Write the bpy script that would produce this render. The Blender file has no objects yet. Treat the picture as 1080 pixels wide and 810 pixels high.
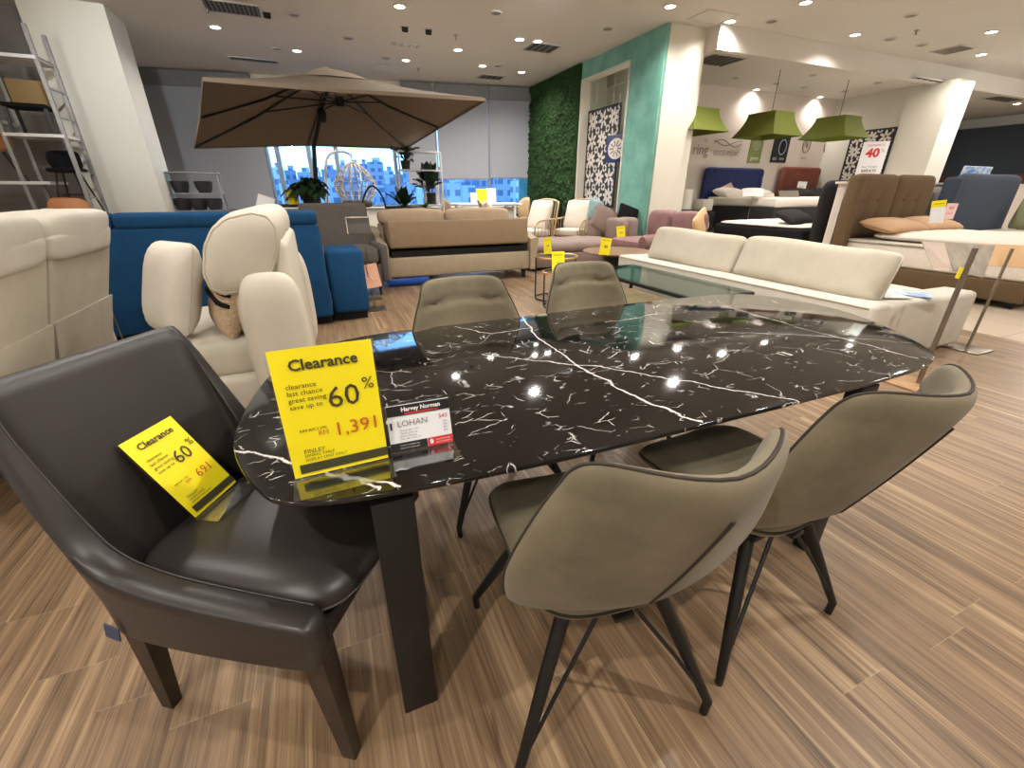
import bpy, bmesh, math, random
from mathutils import Vector, Matrix, noise
random.seed(7)
PI = math.pi
SC = bpy.context.scene
COL = SC.collection
# ---------------------------------------------------------------- camera geometry
FPX, TH, EYE, YAW = 452.0, math.radians(24.1), 1.28, math.radians(23)
_c, _s = math.cos(TH), math.sin(TH)
_cp, _sp = math.cos(YAW), math.sin(YAW)
def _ray(px, py):
    u, v = px-540, py-405
    x, y, z = u, FPX*_c - v*_s, -(FPX*_s + v*_c)
    return (x*_cp + y*_sp, -x*_sp + y*_cp, z)
def g(px, py, z):
    r = _ray(px, py); t = (z-EYE)/r[2]
    return Vector((r[0]*t, r[1]*t, z))
def gb(px, py, b):
    r = _ray(px, py); t = b/r[1]
    return Vector((r[0]*t, b, EYE + r[2]*t))
def ga(px, py, a):
    r = _ray(px, py); t = a/r[0]
    return Vector((a, r[1]*t, EYE + r[2]*t))

cam_d = bpy.data.cameras.new('camera'); cam_d.sensor_width = 36; cam_d.lens = FPX/1080*36
cam_d.clip_start = .02; cam_d.clip_end = 500
cam = bpy.data.objects.new('camera', cam_d); COL.objects.link(cam)
cam.location = (0, 0, EYE); cam.rotation_euler = (PI/2 - TH, 0, -YAW)
SC.camera = cam

# ---------------------------------------------------------------- materials
def lin(c):
    return tuple((x/255/12.92 if x/255 <= .04045 else ((x/255+.055)/1.055)**2.4) for x in c)
def rgba(c): return (*lin(c), 1)
class NT:
    def __init__(self, name):
        self.m = bpy.data.materials.new(name); self.m.use_nodes = True
        self.t = self.m.node_tree; self.n = self.t.nodes; self.l = self.t.links
        self.b = self.n['Principled BSDF']; self.out = self.n['Material Output']
    def new(self, kind, **kw):
        x = self.n.new(kind)
        for k, v in kw.items():
            if hasattr(x, k): setattr(x, k, v)
            else: x.inputs[k.replace('_', ' ')].default_value = v
        return x
    def link(self, a, b): self.l.new(a, b)
    def math(self, op, a, b=None, clamp=False):
        x = self.n.new('ShaderNodeMath'); x.operation = op; x.use_clamp = clamp
        for i, v in enumerate((a, b)):
            if v is None: continue
            if isinstance(v, (int, float)): x.inputs[i].default_value = v
            else: self.l.new(v, x.inputs[i])
        return x.outputs[0]
    def coord(self, scale=(1, 1, 1), rot=(0, 0, 0), loc=(0, 0, 0)):
        tc = self.n.new('ShaderNodeTexCoord'); mp = self.n.new('ShaderNodeMapping')
        mp.inputs['Scale'].default_value = scale; mp.inputs['Rotation'].default_value = rot; mp.inputs['Location'].default_value = loc
        self.l.new(tc.outputs['Object'], mp.inputs['Vector']); return mp.outputs[0]
    def noise(self, vec, scale=5, detail=3, rough=.5):
        x = self.n.new('ShaderNodeTexNoise'); x.inputs['Scale'].default_value = scale
        x.inputs['Detail'].default_value = detail; x.inputs['Roughness'].default_value = rough
        self.l.new(vec, x.inputs['Vector']); return x
    def ramp(self, fac, stops):
        x = self.n.new('ShaderNodeValToRGB'); e = x.color_ramp.elements
        while len(e) < len(stops): e.new(.5)
        for k, (p, c) in enumerate(stops): e[k].position = p; e[k].color = (*c, 1) if len(c) == 3 else c
        self.l.new(fac, x.inputs[0]); return x.outputs[0]
    def mix(self, fac, a, b):
        x = self.n.new('ShaderNodeMix'); x.data_type = 'RGBA'
        for i, v in ((0, fac), (6, a), (7, b)):
            if isinstance(v, (int, float)): x.inputs[i].default_value = v
            elif isinstance(v, tuple): x.inputs[i].default_value = (*v, 1) if len(v) == 3 else v
            else: self.l.new(v, x.inputs[i])
        return x.outputs[2]
    def bump(self, h, strength=.2, dist=.01):
        x = self.n.new('ShaderNodeBump'); x.inputs['Strength'].default_value = strength; x.inputs['Distance'].default_value = dist
        self.l.new(h, x.inputs['Height']); self.l.new(x.outputs[0], self.b.inputs['Normal']); return x
def plain(name, c, rough=.5, metal=0, vary=.06, scale=8, spec=.5, coat=0):
    t = NT(name); n = t.noise(t.coord(), scale, 3)
    base = lin(c)
    a = tuple(x*(1-vary) for x in base); b = tuple(min(1, x*(1+vary)) for x in base)
    t.link(t.ramp(n.outputs[0], [(.3, a), (.7, b)]), t.b.inputs['Base Color'])
    t.b.inputs['Roughness'].default_value = rough; t.b.inputs['Metallic'].default_value = metal
    t.b.inputs['Specular IOR Level'].default_value = spec
    t.b.inputs['Coat Weight'].default_value = coat
    return t.m
def fabric(name, c, vary=.12, scale=6, rough=.9, bump=.15, weave=350, sheen=.0, dist=.002):
    t = NT(name); v = t.coord(); n = t.noise(v, scale, 4, .6); w = t.noise(v, weave, 1)
    base = lin(c); a = tuple(x*(1-vary) for x in base); b = tuple(min(1, x*(1+vary)) for x in base)
    col = t.ramp(n.outputs[0], [(.3, a), (.7, b)])
    dk = t.mix(t.math('MULTIPLY', w.outputs[0], .25), col, tuple(x*.75 for x in base))
    t.link(dk, t.b.inputs['Base Color']); t.b.inputs['Roughness'].default_value = rough
    t.b.inputs['Specular IOR Level'].default_value = .2; t.b.inputs['Sheen Weight'].default_value = sheen
    t.bump(w.outputs[0], bump, dist)
    return t.m
def emit(name, c, s):
    t = NT(name); t.b.inputs['Emission Color'].default_value = (*c, 1); t.b.inputs['Emission Strength'].default_value = s
    t.b.inputs['Base Color'].default_value = (*c, 1)
    return t.m
def clear(name, tint=(1, 1, 1), gloss=.08, rough=.02):
    t = NT(name)
    tr = t.n.new('ShaderNodeBsdfTransparent'); tr.inputs[0].default_value = (*tint, 1)
    gl = t.n.new('ShaderNodeBsdfGlossy'); gl.inputs['Roughness'].default_value = rough
    lw = t.n.new('ShaderNodeLayerWeight'); lw.inputs[0].default_value = .25
    mx = t.n.new('ShaderNodeMixShader')
    t.link(t.math('ADD', t.math('MULTIPLY', lw.outputs['Fresnel'], .5), gloss, True), mx.inputs[0])
    t.link(tr.outputs[0], mx.inputs[1]); t.link(gl.outputs[0], mx.inputs[2]); t.link(mx.outputs[0], t.out.inputs[0])
    return t.m

M = {}
def floor_mat():
    t = NT('wood_floor'); tc = t.coord()
    sx = t.n.new('ShaderNodeSeparateXYZ'); t.link(tc, sx.inputs[0]); X, Y = sx.outputs[0], sx.outputs[1]
    W, L = .19, 1.25
    row = t.math('FLOOR', t.math('DIVIDE', X, W))
    fx = t.math('FRACT', t.math('DIVIDE', X, W))
    wn = t.n.new('ShaderNodeTexWhiteNoise'); wn.noise_dimensions = '1D'; t.link(row, wn.inputs['W'])
    yy = t.math('ADD', t.math('DIVIDE', Y, L), t.math('MULTIPLY', wn.outputs[0], 7.3))
    fy = t.math('FRACT', yy); seg = t.math('FLOOR', yy)
    cmb = t.n.new('ShaderNodeCombineXYZ'); t.link(row, cmb.inputs[0]); t.link(seg, cmb.inputs[1])
    pn = t.n.new('ShaderNodeTexWhiteNoise'); t.link(cmb.outputs[0], pn.inputs[0])
    off = t.n.new('ShaderNodeVectorMath'); off.operation = 'MULTIPLY'; off.inputs[1].default_value = (3, 9, 5); t.link(pn.outputs[1], off.inputs[0])
    mp = t.n.new('ShaderNodeVectorMath'); mp.operation = 'ADD'; t.link(tc, mp.inputs[0]); t.link(off.outputs[0], mp.inputs[1])
    def stretch(sx_, sy_):
        v = t.n.new('ShaderNodeVectorMath'); v.operation = 'MULTIPLY'; v.inputs[1].default_value = (sx_, sy_, 1); t.link(mp.outputs[0], v.inputs[0]); return v.outputs[0]
    n1 = t.noise(stretch(26, .55), 1, 4, .62); n2 = t.noise(stretch(85, 1.6), 1, 3, .6); n3 = t.noise(stretch(300, 5), 1, 2, .5)
    c = t.ramp(n1.outputs[0], [(.3, lin((78, 62, 45))), (.43, lin((114, 91, 67))), (.55, lin((143, 117, 88))), (.7, lin((190, 163, 128)))])
    c = t.mix(t.math('MULTIPLY', t.ramp(n2.outputs[0], [(.42, (0, 0, 0)), (.62, (1, 1, 1))]), .45), c, lin((78, 60, 42)))
    c = t.mix(t.math('MULTIPLY', t.ramp(n3.outputs[0], [(.4, (0, 0, 0)), (.7, (1, 1, 1))]), .3), c, lin((200, 170, 138)))
    c = t.mix(t.math('MULTIPLY', pn.outputs[0], .22), c, lin((112, 88, 66)))
    jy = t.math('LESS_THAN', fy, .0022)
    jx = t.math('LESS_THAN', fx, .008)
    c = t.mix(t.math('MULTIPLY', jy, .3), c, lin((190, 170, 140)))
    c = t.mix(t.math('MULTIPLY', jx, .35), c, lin((85, 66, 50)))
    t.link(c, t.b.inputs['Base Color'])
    t.link(t.math('ADD', t.math('MULTIPLY', n2.outputs[0], .25), .27), t.b.inputs['Roughness'])
    t.b.inputs['Specular IOR Level'].default_value = .45
    t.bump(n3.outputs[0], .25, .0015)
    return t.m
def tile_mat():
    t = NT('floor_tile_cream'); tc = t.coord()
    br = t.n.new('ShaderNodeTexBrick'); br.offset = 0; br.inputs['Scale'].default_value = 1; br.inputs['Brick Width'].default_value = .6; br.inputs['Row Height'].default_value = .6
    br.inputs['Mortar Size'].default_value = .003; br.inputs['Color1'].default_value = rgba((214, 198, 178)); br.inputs['Color2'].default_value = rgba((206, 190, 170)); br.inputs['Mortar'].default_value = rgba((150, 135, 118))
    t.link(tc, br.inputs[0]); t.link(br.outputs[0], t.b.inputs['Base Color']); t.b.inputs['Roughness'].default_value = .22
    return t.m
TC = Vector((1.05, 1.27, 0))          # centre of the dining table
def marble_mat():
    t = NT('black_marble'); tc = t.coord()
    nz = t.noise(tc, 9, 4, .6)
    d = t.n.new('ShaderNodeVectorMath'); d.operation = 'SUBTRACT'; d.inputs[1].default_value = (.5, .5, .5); t.link(nz.outputs[1], d.inputs[0])
    d2 = t.n.new('ShaderNodeVectorMath'); d2.operation = 'SCALE'; d2.inputs['Scale'].default_value = .06; t.link(d.outputs[0], d2.inputs[0])
    wv = t.n.new('ShaderNodeVectorMath'); wv.operation = 'ADD'; t.link(tc, wv.inputs[0]); t.link(d2.outputs[0], wv.inputs[1])
    W = wv.outputs[0]
    fl = t.n.new('ShaderNodeVectorMath'); fl.operation = 'MULTIPLY'; fl.inputs[1].default_value = (1, 1, 0); t.link(W, fl.inputs[0]); W = fl.outputs[0]
    # fine crazed veins: cell borders, kept only in patches
    m2 = t.n.new('ShaderNodeMapping'); m2.inputs['Rotation'].default_value = (0, 0, math.radians(-20)); m2.inputs['Scale'].default_value = (.55, 1.25, 1); t.link(W, m2.inputs[0]); W2 = m2.outputs[0]
    tot = None
    for sc_, wd, lo, hi, ns, amp in ((6, .009, .58, .62, 6, .6), (13, .015, .575, .62, 10, .7), (26, .026, .58, .63, 15, .65)):
        vo = t.n.new('ShaderNodeTexVoronoi'); vo.feature = 'DISTANCE_TO_EDGE'; vo.inputs['Scale'].default_value = sc_; t.link(W if sc_ < 8 else W2, vo.inputs['Vector'])
        line = t.ramp(vo.outputs['Distance'], [(0, (1, 1, 1)), (wd*.45, (.8, .8, .8)), (wd, (0, 0, 0))])
        mp = t.n.new('ShaderNodeMapping'); mp.inputs['Location'].default_value = (sc_, 3.1, 0); t.link(tc, mp.inputs[0])
        mk = t.ramp(t.noise(mp.outputs[0], ns, 2, .5).outputs[0], [(lo, (0, 0, 0)), (hi, (1, 1, 1))])
        v = t.math('MULTIPLY', t.math('MULTIPLY', line, mk), amp)
        tot = v if tot is None else t.math('MAXIMUM', tot, v)
    # the long veins of the slab, each a jittered segment
    def seg(p0, p1, w, amp):
        nonlocal tot
        p0, p1 = Vector((p0[0]-TC.x, p0[1]-TC.y, 0)), Vector((p1[0]-TC.x, p1[1]-TC.y, 0))
        dr = (p1-p0); L = dr.length; dr.normalize(); nr = Vector((-dr.y, dr.x, 0))
        def dot(v, c0):
            x = t.n.new('ShaderNodeVectorMath'); x.operation = 'DOT_PRODUCT'; t.link(W, x.inputs[0]); x.inputs[1].default_value = v
            return t.math('SUBTRACT', x.outputs['Value'], c0)
        perp = t.math('ABSOLUTE', dot(nr, nr.dot(p0))); al = dot(dr, dr.dot(p0))
        inside = t.math('MULTIPLY', t.math('GREATER_THAN', al, 0), t.math('LESS_THAN', al, L))
        v = t.math('MULTIPLY', t.math('MULTIPLY', t.math('SUBTRACT', 1, t.math('DIVIDE', perp, w), True), inside), amp)
        tot = t.math('MAXIMUM', tot, t.math('MINIMUM', t.math('MULTIPLY', v, 1.6), amp))
    Z = .735
    for line, w in (([(550, 333), (566, 356), (620, 392), (690, 428), (742, 446)], .0075), ([(508, 374), (640, 388), (735, 404), (850, 424)], .0055),
                    ([(762, 322), (850, 347), (900, 360), (968, 378)], .006), ([(246, 474), (300, 486), (372, 506)], .007), ([(398, 518), (360, 500), (415, 515)], .006),
                    ([(754, 350), (860, 354), (960, 361)], .004), ([(345, 500), (420, 514)], .008), ([(480, 345), (520, 352), (560, 345)], .005), ([(395, 352), (470, 343)], .0045), ([(640, 340), (700, 330)], .004)):
        for (a, b) in zip(line, line[1:]):
            seg(g(*a, Z), g(*b, Z), w*.6, .9)
    bs = t.noise(tc, 3, 5, .6)
    base = t.ramp(bs.outputs[0], [(.35, (.0035, .0033, .0032)), (.7, (.011, .0105, .010))])
    t.link(t.mix(tot, base, (.78, .76, .73)), t.b.inputs['Base Color'])
    t.b.inputs['Roughness'].default_value = .06; t.b.inputs['Specular IOR Level'].default_value = .72
    return t.m
def suede(name, c):
    t = NT(name); v = t.coord(); n = t.noise(v, 4.5, 5, .62); w = t.noise(v, 220, 2)
    b = lin(c)
    t.link(t.ramp(n.outputs[0], [(.28, tuple(x*.66 for x in b)), (.5, b), (.75, tuple(x*1.32 for x in b))]), t.b.inputs['Base Color'])
    t.b.inputs['Roughness'].default_value = .78; t.b.inputs['Specular IOR Level'].default_value = .3; t.b.inputs['Sheen Weight'].default_value = .12
    t.bump(w.outputs[0], .12, .001); return t.m
def leather(name, c, rough=.38):
    t = NT(name); v = t.coord(); w = t.n.new('ShaderNodeTexVoronoi'); w.inputs['Scale'].default_value = 420; t.link(v, w.inputs[0])
    n = t.noise(v, 5, 3); b = lin(c)
    t.link(t.ramp(n.outputs[0], [(.3, tuple(x*.85 for x in b)), (.7, tuple(x*1.15 for x in b))]), t.b.inputs['Base Color'])
    t.b.inputs['Roughness'].default_value = rough; t.bump(w.outputs[0], .12, .001); return t.m
def blotch(name, c1, c2, scale, rough=.85):
    t = NT(name); n = t.noise(t.coord(), scale, 5, .6)
    t.link(t.ramp(n.outputs[0], [(.35, lin(c1)), (.65, lin(c2))]), t.b.inputs['Base Color']); t.b.inputs['Roughness'].default_value = rough
    t.bump(n.outputs[0], .2, .01); return t.m
def facade(name, wall, win, sx=1.6, sz=1.6):
    t = NT(name); tc = t.n.new('ShaderNodeTexCoord'); sp = t.n.new('ShaderNodeSeparateXYZ'); t.link(tc.outputs['Object'], sp.inputs[0])
    def cell(o, s_, lo): return t.math('GREATER_THAN', t.math('FRACT', t.math('DIVIDE', o, s_)), lo)
    k = t.math('MULTIPLY', cell(t.math('ADD', sp.outputs[0], sp.outputs[1]), sx, .45), cell(sp.outputs[2], sz, .5))
    t.link(t.mix(k, lin(wall), lin(win)), t.b.inputs['Base Color']); t.b.inputs['Roughness'].default_value = .8
    return t.m
M['floor'] = floor_mat(); M['tile'] = tile_mat(); M['marble'] = marble_mat()
M['taupe'] = suede('taupe_suede', (114, 105, 84)); M['taupe_pipe'] = plain('taupe_piping', (50, 43, 34), .8)
M['leather'] = leather('charcoal_leather', (45, 41, 38), .37); M['stitch'] = plain('stitching', (72, 68, 66), .7)
M['dark_wood'] = blotch('dark_stained_wood', (40, 31, 25), (58, 45, 36), 14, .45)
M['black_metal'] = plain('black_powder_metal', (15, 16, 17), .5, 0); M['black'] = plain('matt_black', (14, 14, 14), .7)
M['yellow'] = plain('yellow_paper', (247, 229, 22), .55, 0, .03); M['ink'] = plain('dark_ink', (62, 58, 30), .7); M['ink_red'] = plain('red_ink', (196, 92, 38), .7)
M['pale_yellow'] = plain('pale_yellow_paper', (243, 232, 70), .55)
M['white_paper'] = plain('white_paper', (232, 232, 234), .5, 0, .02); M['red'] = plain('red_print', (205, 48, 45), .6); M['pink_paper'] = plain('pink_paper', (238, 208, 208), .6)
M['black_print'] = plain('black_print', (20, 20, 22), .5)
M['acrylic'] = clear('clear_acrylic', (.97, .98, .98), .06)
M['cream'] = fabric('cream_fabric', (196, 188, 170), .07); M['cream_light'] = fabric('light_cream_fabric', (208, 202, 190), .05)
M['cream_leather'] = fabric('cream_soft_leather', (198, 191, 175), .05, 5, .6, .05)
M['blue'] = fabric('blue_fabric', (22, 66, 104), .12); M['blue_dark'] = plain('plinth_black', (16, 18, 22), .8)
M['beige'] = fabric('beige_fabric', (172, 157, 133), .07); M['beige_box'] = fabric('taupe_cover_fabric', (146, 125, 99), .06); M['beige_cush'] = fabric('beige_cushion_fabric', (190, 168, 142), .08)
M['mauve'] = fabric('mauve_fabric', (142, 124, 116), .1); M['pink'] = fabric('pink_velvet', (142, 110, 107), .12, 6, .7); M['pale_pillow'] = fabric('pale_pillow', (212, 202, 188), .06)
M['black_fabric'] = fabric('black_fabric', (24, 22, 24)); M['aqua'] = fabric('aqua_fabric', (150, 180, 180), .3, 14); M['tan'] = fabric('tan_fabric', (214, 178, 136), .06)
M['peach'] = fabric('peach_satin', (192, 154, 118), .06, 5, .6); M['quilt'] = fabric('white_quilted_ticking', (226, 218, 206), .06, 30)
M['brown_fabric'] = fabric('brown_linen', (100, 82, 60), .1, 40); M['slate'] = fabric('slate_fabric', (64, 72, 86), .1, 30); M['charcoal_fabric'] = fabric('charcoal_fabric', (46, 45, 45), .1)
M['navy'] = fabric('navy_velvet', (30, 42, 88), .15, 8, .6); M['brown_leather'] = leather('brown_leather', (112, 52, 34), .4)
M['grey_fabric'] = fabric('grey_fabric', (96, 91, 86), .08); M['lime_fabric'] = fabric('lime_fabric', (150, 156, 118), .08)
M['shag'] = fabric('beige_shag', (205, 180, 152), .2, 60, .95, .8, 90, 0, .02)
M['wall'] = plain('warm_white_paint', (207, 202, 190), .8, 0, .015, 2); M['wall_pink'] = plain('blush_white_paint', (214, 203, 192), .8, 0, .015, 2)
M['ceiling'] = plain('ceiling_paint', (206, 200, 190), .85, 0, .015, 1.5); M['grey_wall'] = plain('grey_paint', (126, 121, 116), .85, 0, .03, 2); M['column'] = plain('column_paint', (211, 206, 192), .75, 0, .012, 2)
M['turq'] = blotch('turquoise_limewash', (98, 152, 138), (122, 176, 160), 3, .75)
M['white_metal'] = plain('white_metal', (222, 222, 220), .4); M['grey_metal'] = plain('grey_metal', (142, 140, 138), .4, .3); M['steel'] = plain('brushed_steel', (150, 140, 128), .32, .9)
M['plate_grey'] = blotch('plate_grey', (134, 124, 108), (158, 148, 132), 12, .5); M['plate_pink'] = plain('plate_pink', (196, 178, 164), .6)
M['gold'] = plain('brass_gold', (206, 166, 110), .3, .8); M['mullion'] = plain('mullion_grey', (128, 136, 146), .4, .3)
def blind_mat():
    t = NT('grey_roller_blind'); t.b.inputs['Base Color'].default_value = rgba((186, 188, 192)); t.b.inputs['Roughness'].default_value = .9
    tl = t.n.new('ShaderNodeBsdfTranslucent'); tl.inputs[0].default_value = rgba((150, 154, 160))
    mx = t.n.new('ShaderNodeMixShader'); mx.inputs[0].default_value = .35
    t.link(t.b.outputs[0], mx.inputs[1]); t.link(tl.outputs[0], mx.inputs[2]); t.link(mx.outputs[0], t.out.inputs[0]); return t.m
M['blind'] = blind_mat()
M['canopy'] = fabric('umbrella_canvas', (136, 122, 107), .05, 8, .9, .1); M['canopy_lit'] = fabric('umbrella_canvas_lit', (176, 164, 146), .05)  # vent canvas is paler: light on the umbrella's top painted in
M['leaf'] = blotch('leaf_green', (14, 36, 18), (32, 62, 28), 9, .5); M['leaf_light'] = blotch('leaf_light', (58, 104, 42), (96, 140, 62), 9, .5); M['moss'] = blotch('moss_green', (14, 40, 8), (34, 70, 18), 26, .95)
M['rattan'] = blotch('rattan', (176, 148, 108), (206, 178, 136), 40, .6); M['oak'] = blotch('pale_oak', (160, 124, 88), (186, 150, 110), 9, .5); M['walnut'] = blotch('walnut_top', (120, 92, 70), (142, 112, 88), 12, .4)
M['saddle'] = leather('saddle_tan', (172, 112, 70), .5); M['cane'] = fabric('cane_tan', (150, 124, 84), .1, 60)
M['shade'] = None
M['lime'] = fabric('green_lampshade_silk', (92, 98, 36), .05, 6, .7, .1)
M['vent'] = plain('vent_white', (200, 196, 188), .6); M['vent_dark'] = plain('vent_dark', (60, 56, 52), .7); M['led'] = emit('lit_lamp', (1, .93, .82), 14); M['led_bed'] = emit('lit_bed_lamp', (1, .9, .74), 14)
M['glass_win'] = clear('tinted_window_glass', (.56, .79, 1.0), .02); M['glass_table'] = clear('smoked_teal_glass', (.66, .78, .76), .08)
M['blue_plastic'] = plain('blue_wrap', (30, 86, 190), .35); M['terracotta'] = plain('peach_card', (214, 160, 130), .6)
M['navy_sign'] = plain('navy_sign', (34, 48, 92), .5); M['olive'] = plain('olive_sign', (122, 130, 72), .6); M['shop_dark'] = plain('dark_shopfront', (22, 20, 20), .35); M['shop_red'] = plain('red_brown_panel', (96, 46, 34), .5)
M['mesh_white'] = plain('white_petals', (208, 200, 190), .6); M['pot'] = plain('charcoal_pot', (38, 36, 38), .6)
M['box_print'] = blotch('sky_print_card', (70, 130, 200), (225, 235, 242), 12, .5); M['logo_grey'] = plain('logo_grey', (128, 118, 112), .6)

# ---------------------------------------------------------------- mesh helpers
def I(M_): return M_ if M_ is not None else Matrix.Identity(4)
def box(bm, c, s, r=0, seg=2, M_=None, rz=0, rx=0, ry=0, taper=None):
    res = bmesh.ops.create_cube(bm, size=1); vs = res['verts']
    R = Matrix.Rotation(rz, 4, 'Z') @ Matrix.Rotation(ry, 4, 'Y') @ Matrix.Rotation(rx, 4, 'X')
    X = I(M_) @ Matrix.Translation(c) @ R
    for v in vs:
        k = 1
        if taper and v.co.z < 0: k = taper
        v.co = Vector((v.co.x*s[0]*k, v.co.y*s[1]*k, v.co.z*s[2]))
    if r > 0:
        es = list({e for v in vs for e in v.link_edges})
        out = bmesh.ops.bevel(bm, geom=es, offset=min(r, .49*min(s)), segments=seg, profile=.5, affect='EDGES')
        vs = list({v for f in out['faces'] for v in f.verts} | {v for v in vs if v.is_valid})
    bmesh.ops.transform(bm, matrix=X, verts=vs)
def bar(bm, p0, p1, w, d=None, w1=None):
    """square bar from p0 to p1, tapering to w1"""
    d = d or w; p0, p1 = Vector(p0), Vector(p1); ax = (p1-p0).normalized()
    u = ax.cross(Vector((0, 1, 0)) if abs(ax.y) < .9 else Vector((1, 0, 0))).normalized(); v = ax.cross(u)
    k = (w1/w) if w1 else 1
    rings = []
    for p, q in ((p0, 1), (p1, k)):
        rings.append([bm.verts.new(p + u*(sx*w/2*q) + v*(sy*d/2*q)) for sx, sy in ((-1, -1), (1, -1), (1, 1), (-1, 1))])
    for i in range(4): bm.faces.new((rings[0][i], rings[0][(i+1) % 4], rings[1][(i+1) % 4], rings[1][i]))
    bm.faces.new(rings[0][::-1]); bm.faces.new(rings[1])
def sup(bm, c, s, p=5, n=8, M_=None, rz=0, rx=0, ry=0):
    key = {}
    R = I(M_) @ Matrix.Translation(c) @ Matrix.Rotation(rz, 4, 'Z') @ Matrix.Rotation(ry, 4, 'Y') @ Matrix.Rotation(rx, 4, 'X')
    def vert(q):
        k = tuple(round(x, 5) for x in q)
        if k not in key:
            m = sum(abs(x)**p for x in q)**(1/p)
            key[k] = bm.verts.new(R @ Vector((q[0]/m*s[0]/2, q[1]/m*s[1]/2, q[2]/m*s[2]/2)))
        return key[k]
    L = [math.sin(PI/2*(-1+2*i/n)) for i in range(n+1)]
    for ax in range(3):
        for sg in (-1, 1):
            for i in range(n):
                for j in range(n):
                    qs = []
                    for a, b in ((L[i], L[j]), (L[i+1], L[j]), (L[i+1], L[j+1]), (L[i], L[j+1])):
                        q = [0, 0, 0]; q[ax] = sg; q[(ax+1) % 3] = a; q[(ax+2) % 3] = b; qs.append(vert(q))
                    bm.faces.new(qs if sg > 0 else qs[::-1])
def tube(bm, pts, r, seg=8, cap=True, closed=False):
    pts = [Vector(p) for p in pts]; n = len(pts)
    rs = r if isinstance(r, (list, tuple)) else [r]*n
    up = None; rings = []
    for i, p in enumerate(pts):
        t = (pts[(i+1) % n]-pts[i-1]) if closed else (pts[min(i+1, n-1)]-pts[max(i-1, 0)])
        t.normalize()
        if up is None: up = t.cross(Vector((0, 0, 1)) if abs(t.z) < .9 else Vector((1, 0, 0))).normalized()
        else: up = (up - t*up.dot(t)).normalized()
        v = t.cross(up)
        rings.append([bm.verts.new(p + (up*math.cos(2*PI*k/seg) + v*math.sin(2*PI*k/seg))*rs[i]) for k in range(seg)])
    for a, b in zip(rings, rings[1:] + (rings[:1] if closed else [])):
        for k in range(seg): bm.faces.new((a[k], a[(k+1) % seg], b[(k+1) % seg], b[k]))
    if cap and not closed: bm.faces.new(rings[0][::-1]); bm.faces.new(rings[-1])
def lathe(bm, prof, c=(0, 0, 0), seg=24, M_=None):
    X = I(M_) @ Matrix.Translation(c); rings = []
    for r, z in prof:
        rings.append([bm.verts.new(X @ Vector((max(r, 1e-4)*math.cos(2*PI*k/seg), max(r, 1e-4)*math.sin(2*PI*k/seg), z))) for k in range(seg)])
    for a, b in zip(rings, rings[1:]):
        for k in range(seg): bm.faces.new((a[k], a[(k+1) % seg], b[(k+1) % seg], b[k]))
    bm.faces.new(rings[0][::-1]); bm.faces.new(rings[-1])
def loft(bm, rings, closed=True, cap=True):
    R = [[bm.verts.new(p) for p in r] for r in rings]; n = len(R[0])
    for a, b in zip(R, R[1:]):
        for k in range(n if closed else n-1): bm.faces.new((a[k], a[(k+1) % n], b[(k+1) % n], b[k]))
    if cap and closed: bm.faces.new(R[0][::-1]); bm.faces.new(R[-1])
def prism(bm, pts, z0, z1, r=0, M_=None, seg=2):
    n = len(pts); X = I(M_); c = Vector((sum(p[0] for p in pts)/n, sum(p[1] for p in pts)/n, 0))
    prof = [(z0, 0)] if r == 0 else [(z0, r)] + [(z0 + r*(1-math.cos(PI/2*k/seg)), r*(1-math.sin(PI/2*k/seg))) for k in range(1, seg+1)]
    prof = prof + [(z1-(z-z0), d) for z, d in prof[::-1]]
    rings = []
    for z, d in prof:
        ring = []
        for i, p in enumerate(pts):
            a, b = Vector(pts[i-1][:2]), Vector(pts[(i+1) % n][:2]); t = (b-a).normalized(); nr = Vector((t.y, -t.x))
            q = Vector(p[:2]) - nr*d; ring.append(X @ Vector((q.x, q.y, z)))
        rings.append(ring)
    loft(bm, rings)
def catmull(pts, k=6, closed=True):
    P = [Vector(p) for p in pts]; n = len(P); out = []
    for i in range(n if closed else n-1):
        p0, p1, p2, p3 = (P[(i-1) % n], P[i], P[(i+1) % n], P[(i+2) % n]) if closed else (P[max(i-1, 0)], P[i], P[i+1], P[min(i+2, n-1)])
        for j in range(k):
            t = j/k
            out.append(.5*((2*p1) + (p2-p0)*t + (2*p0-5*p1+4*p2-p3)*t*t + (3*p1-p0-3*p2+p3)*t**3))
    if not closed: out.append(P[-1])
    return out
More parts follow.
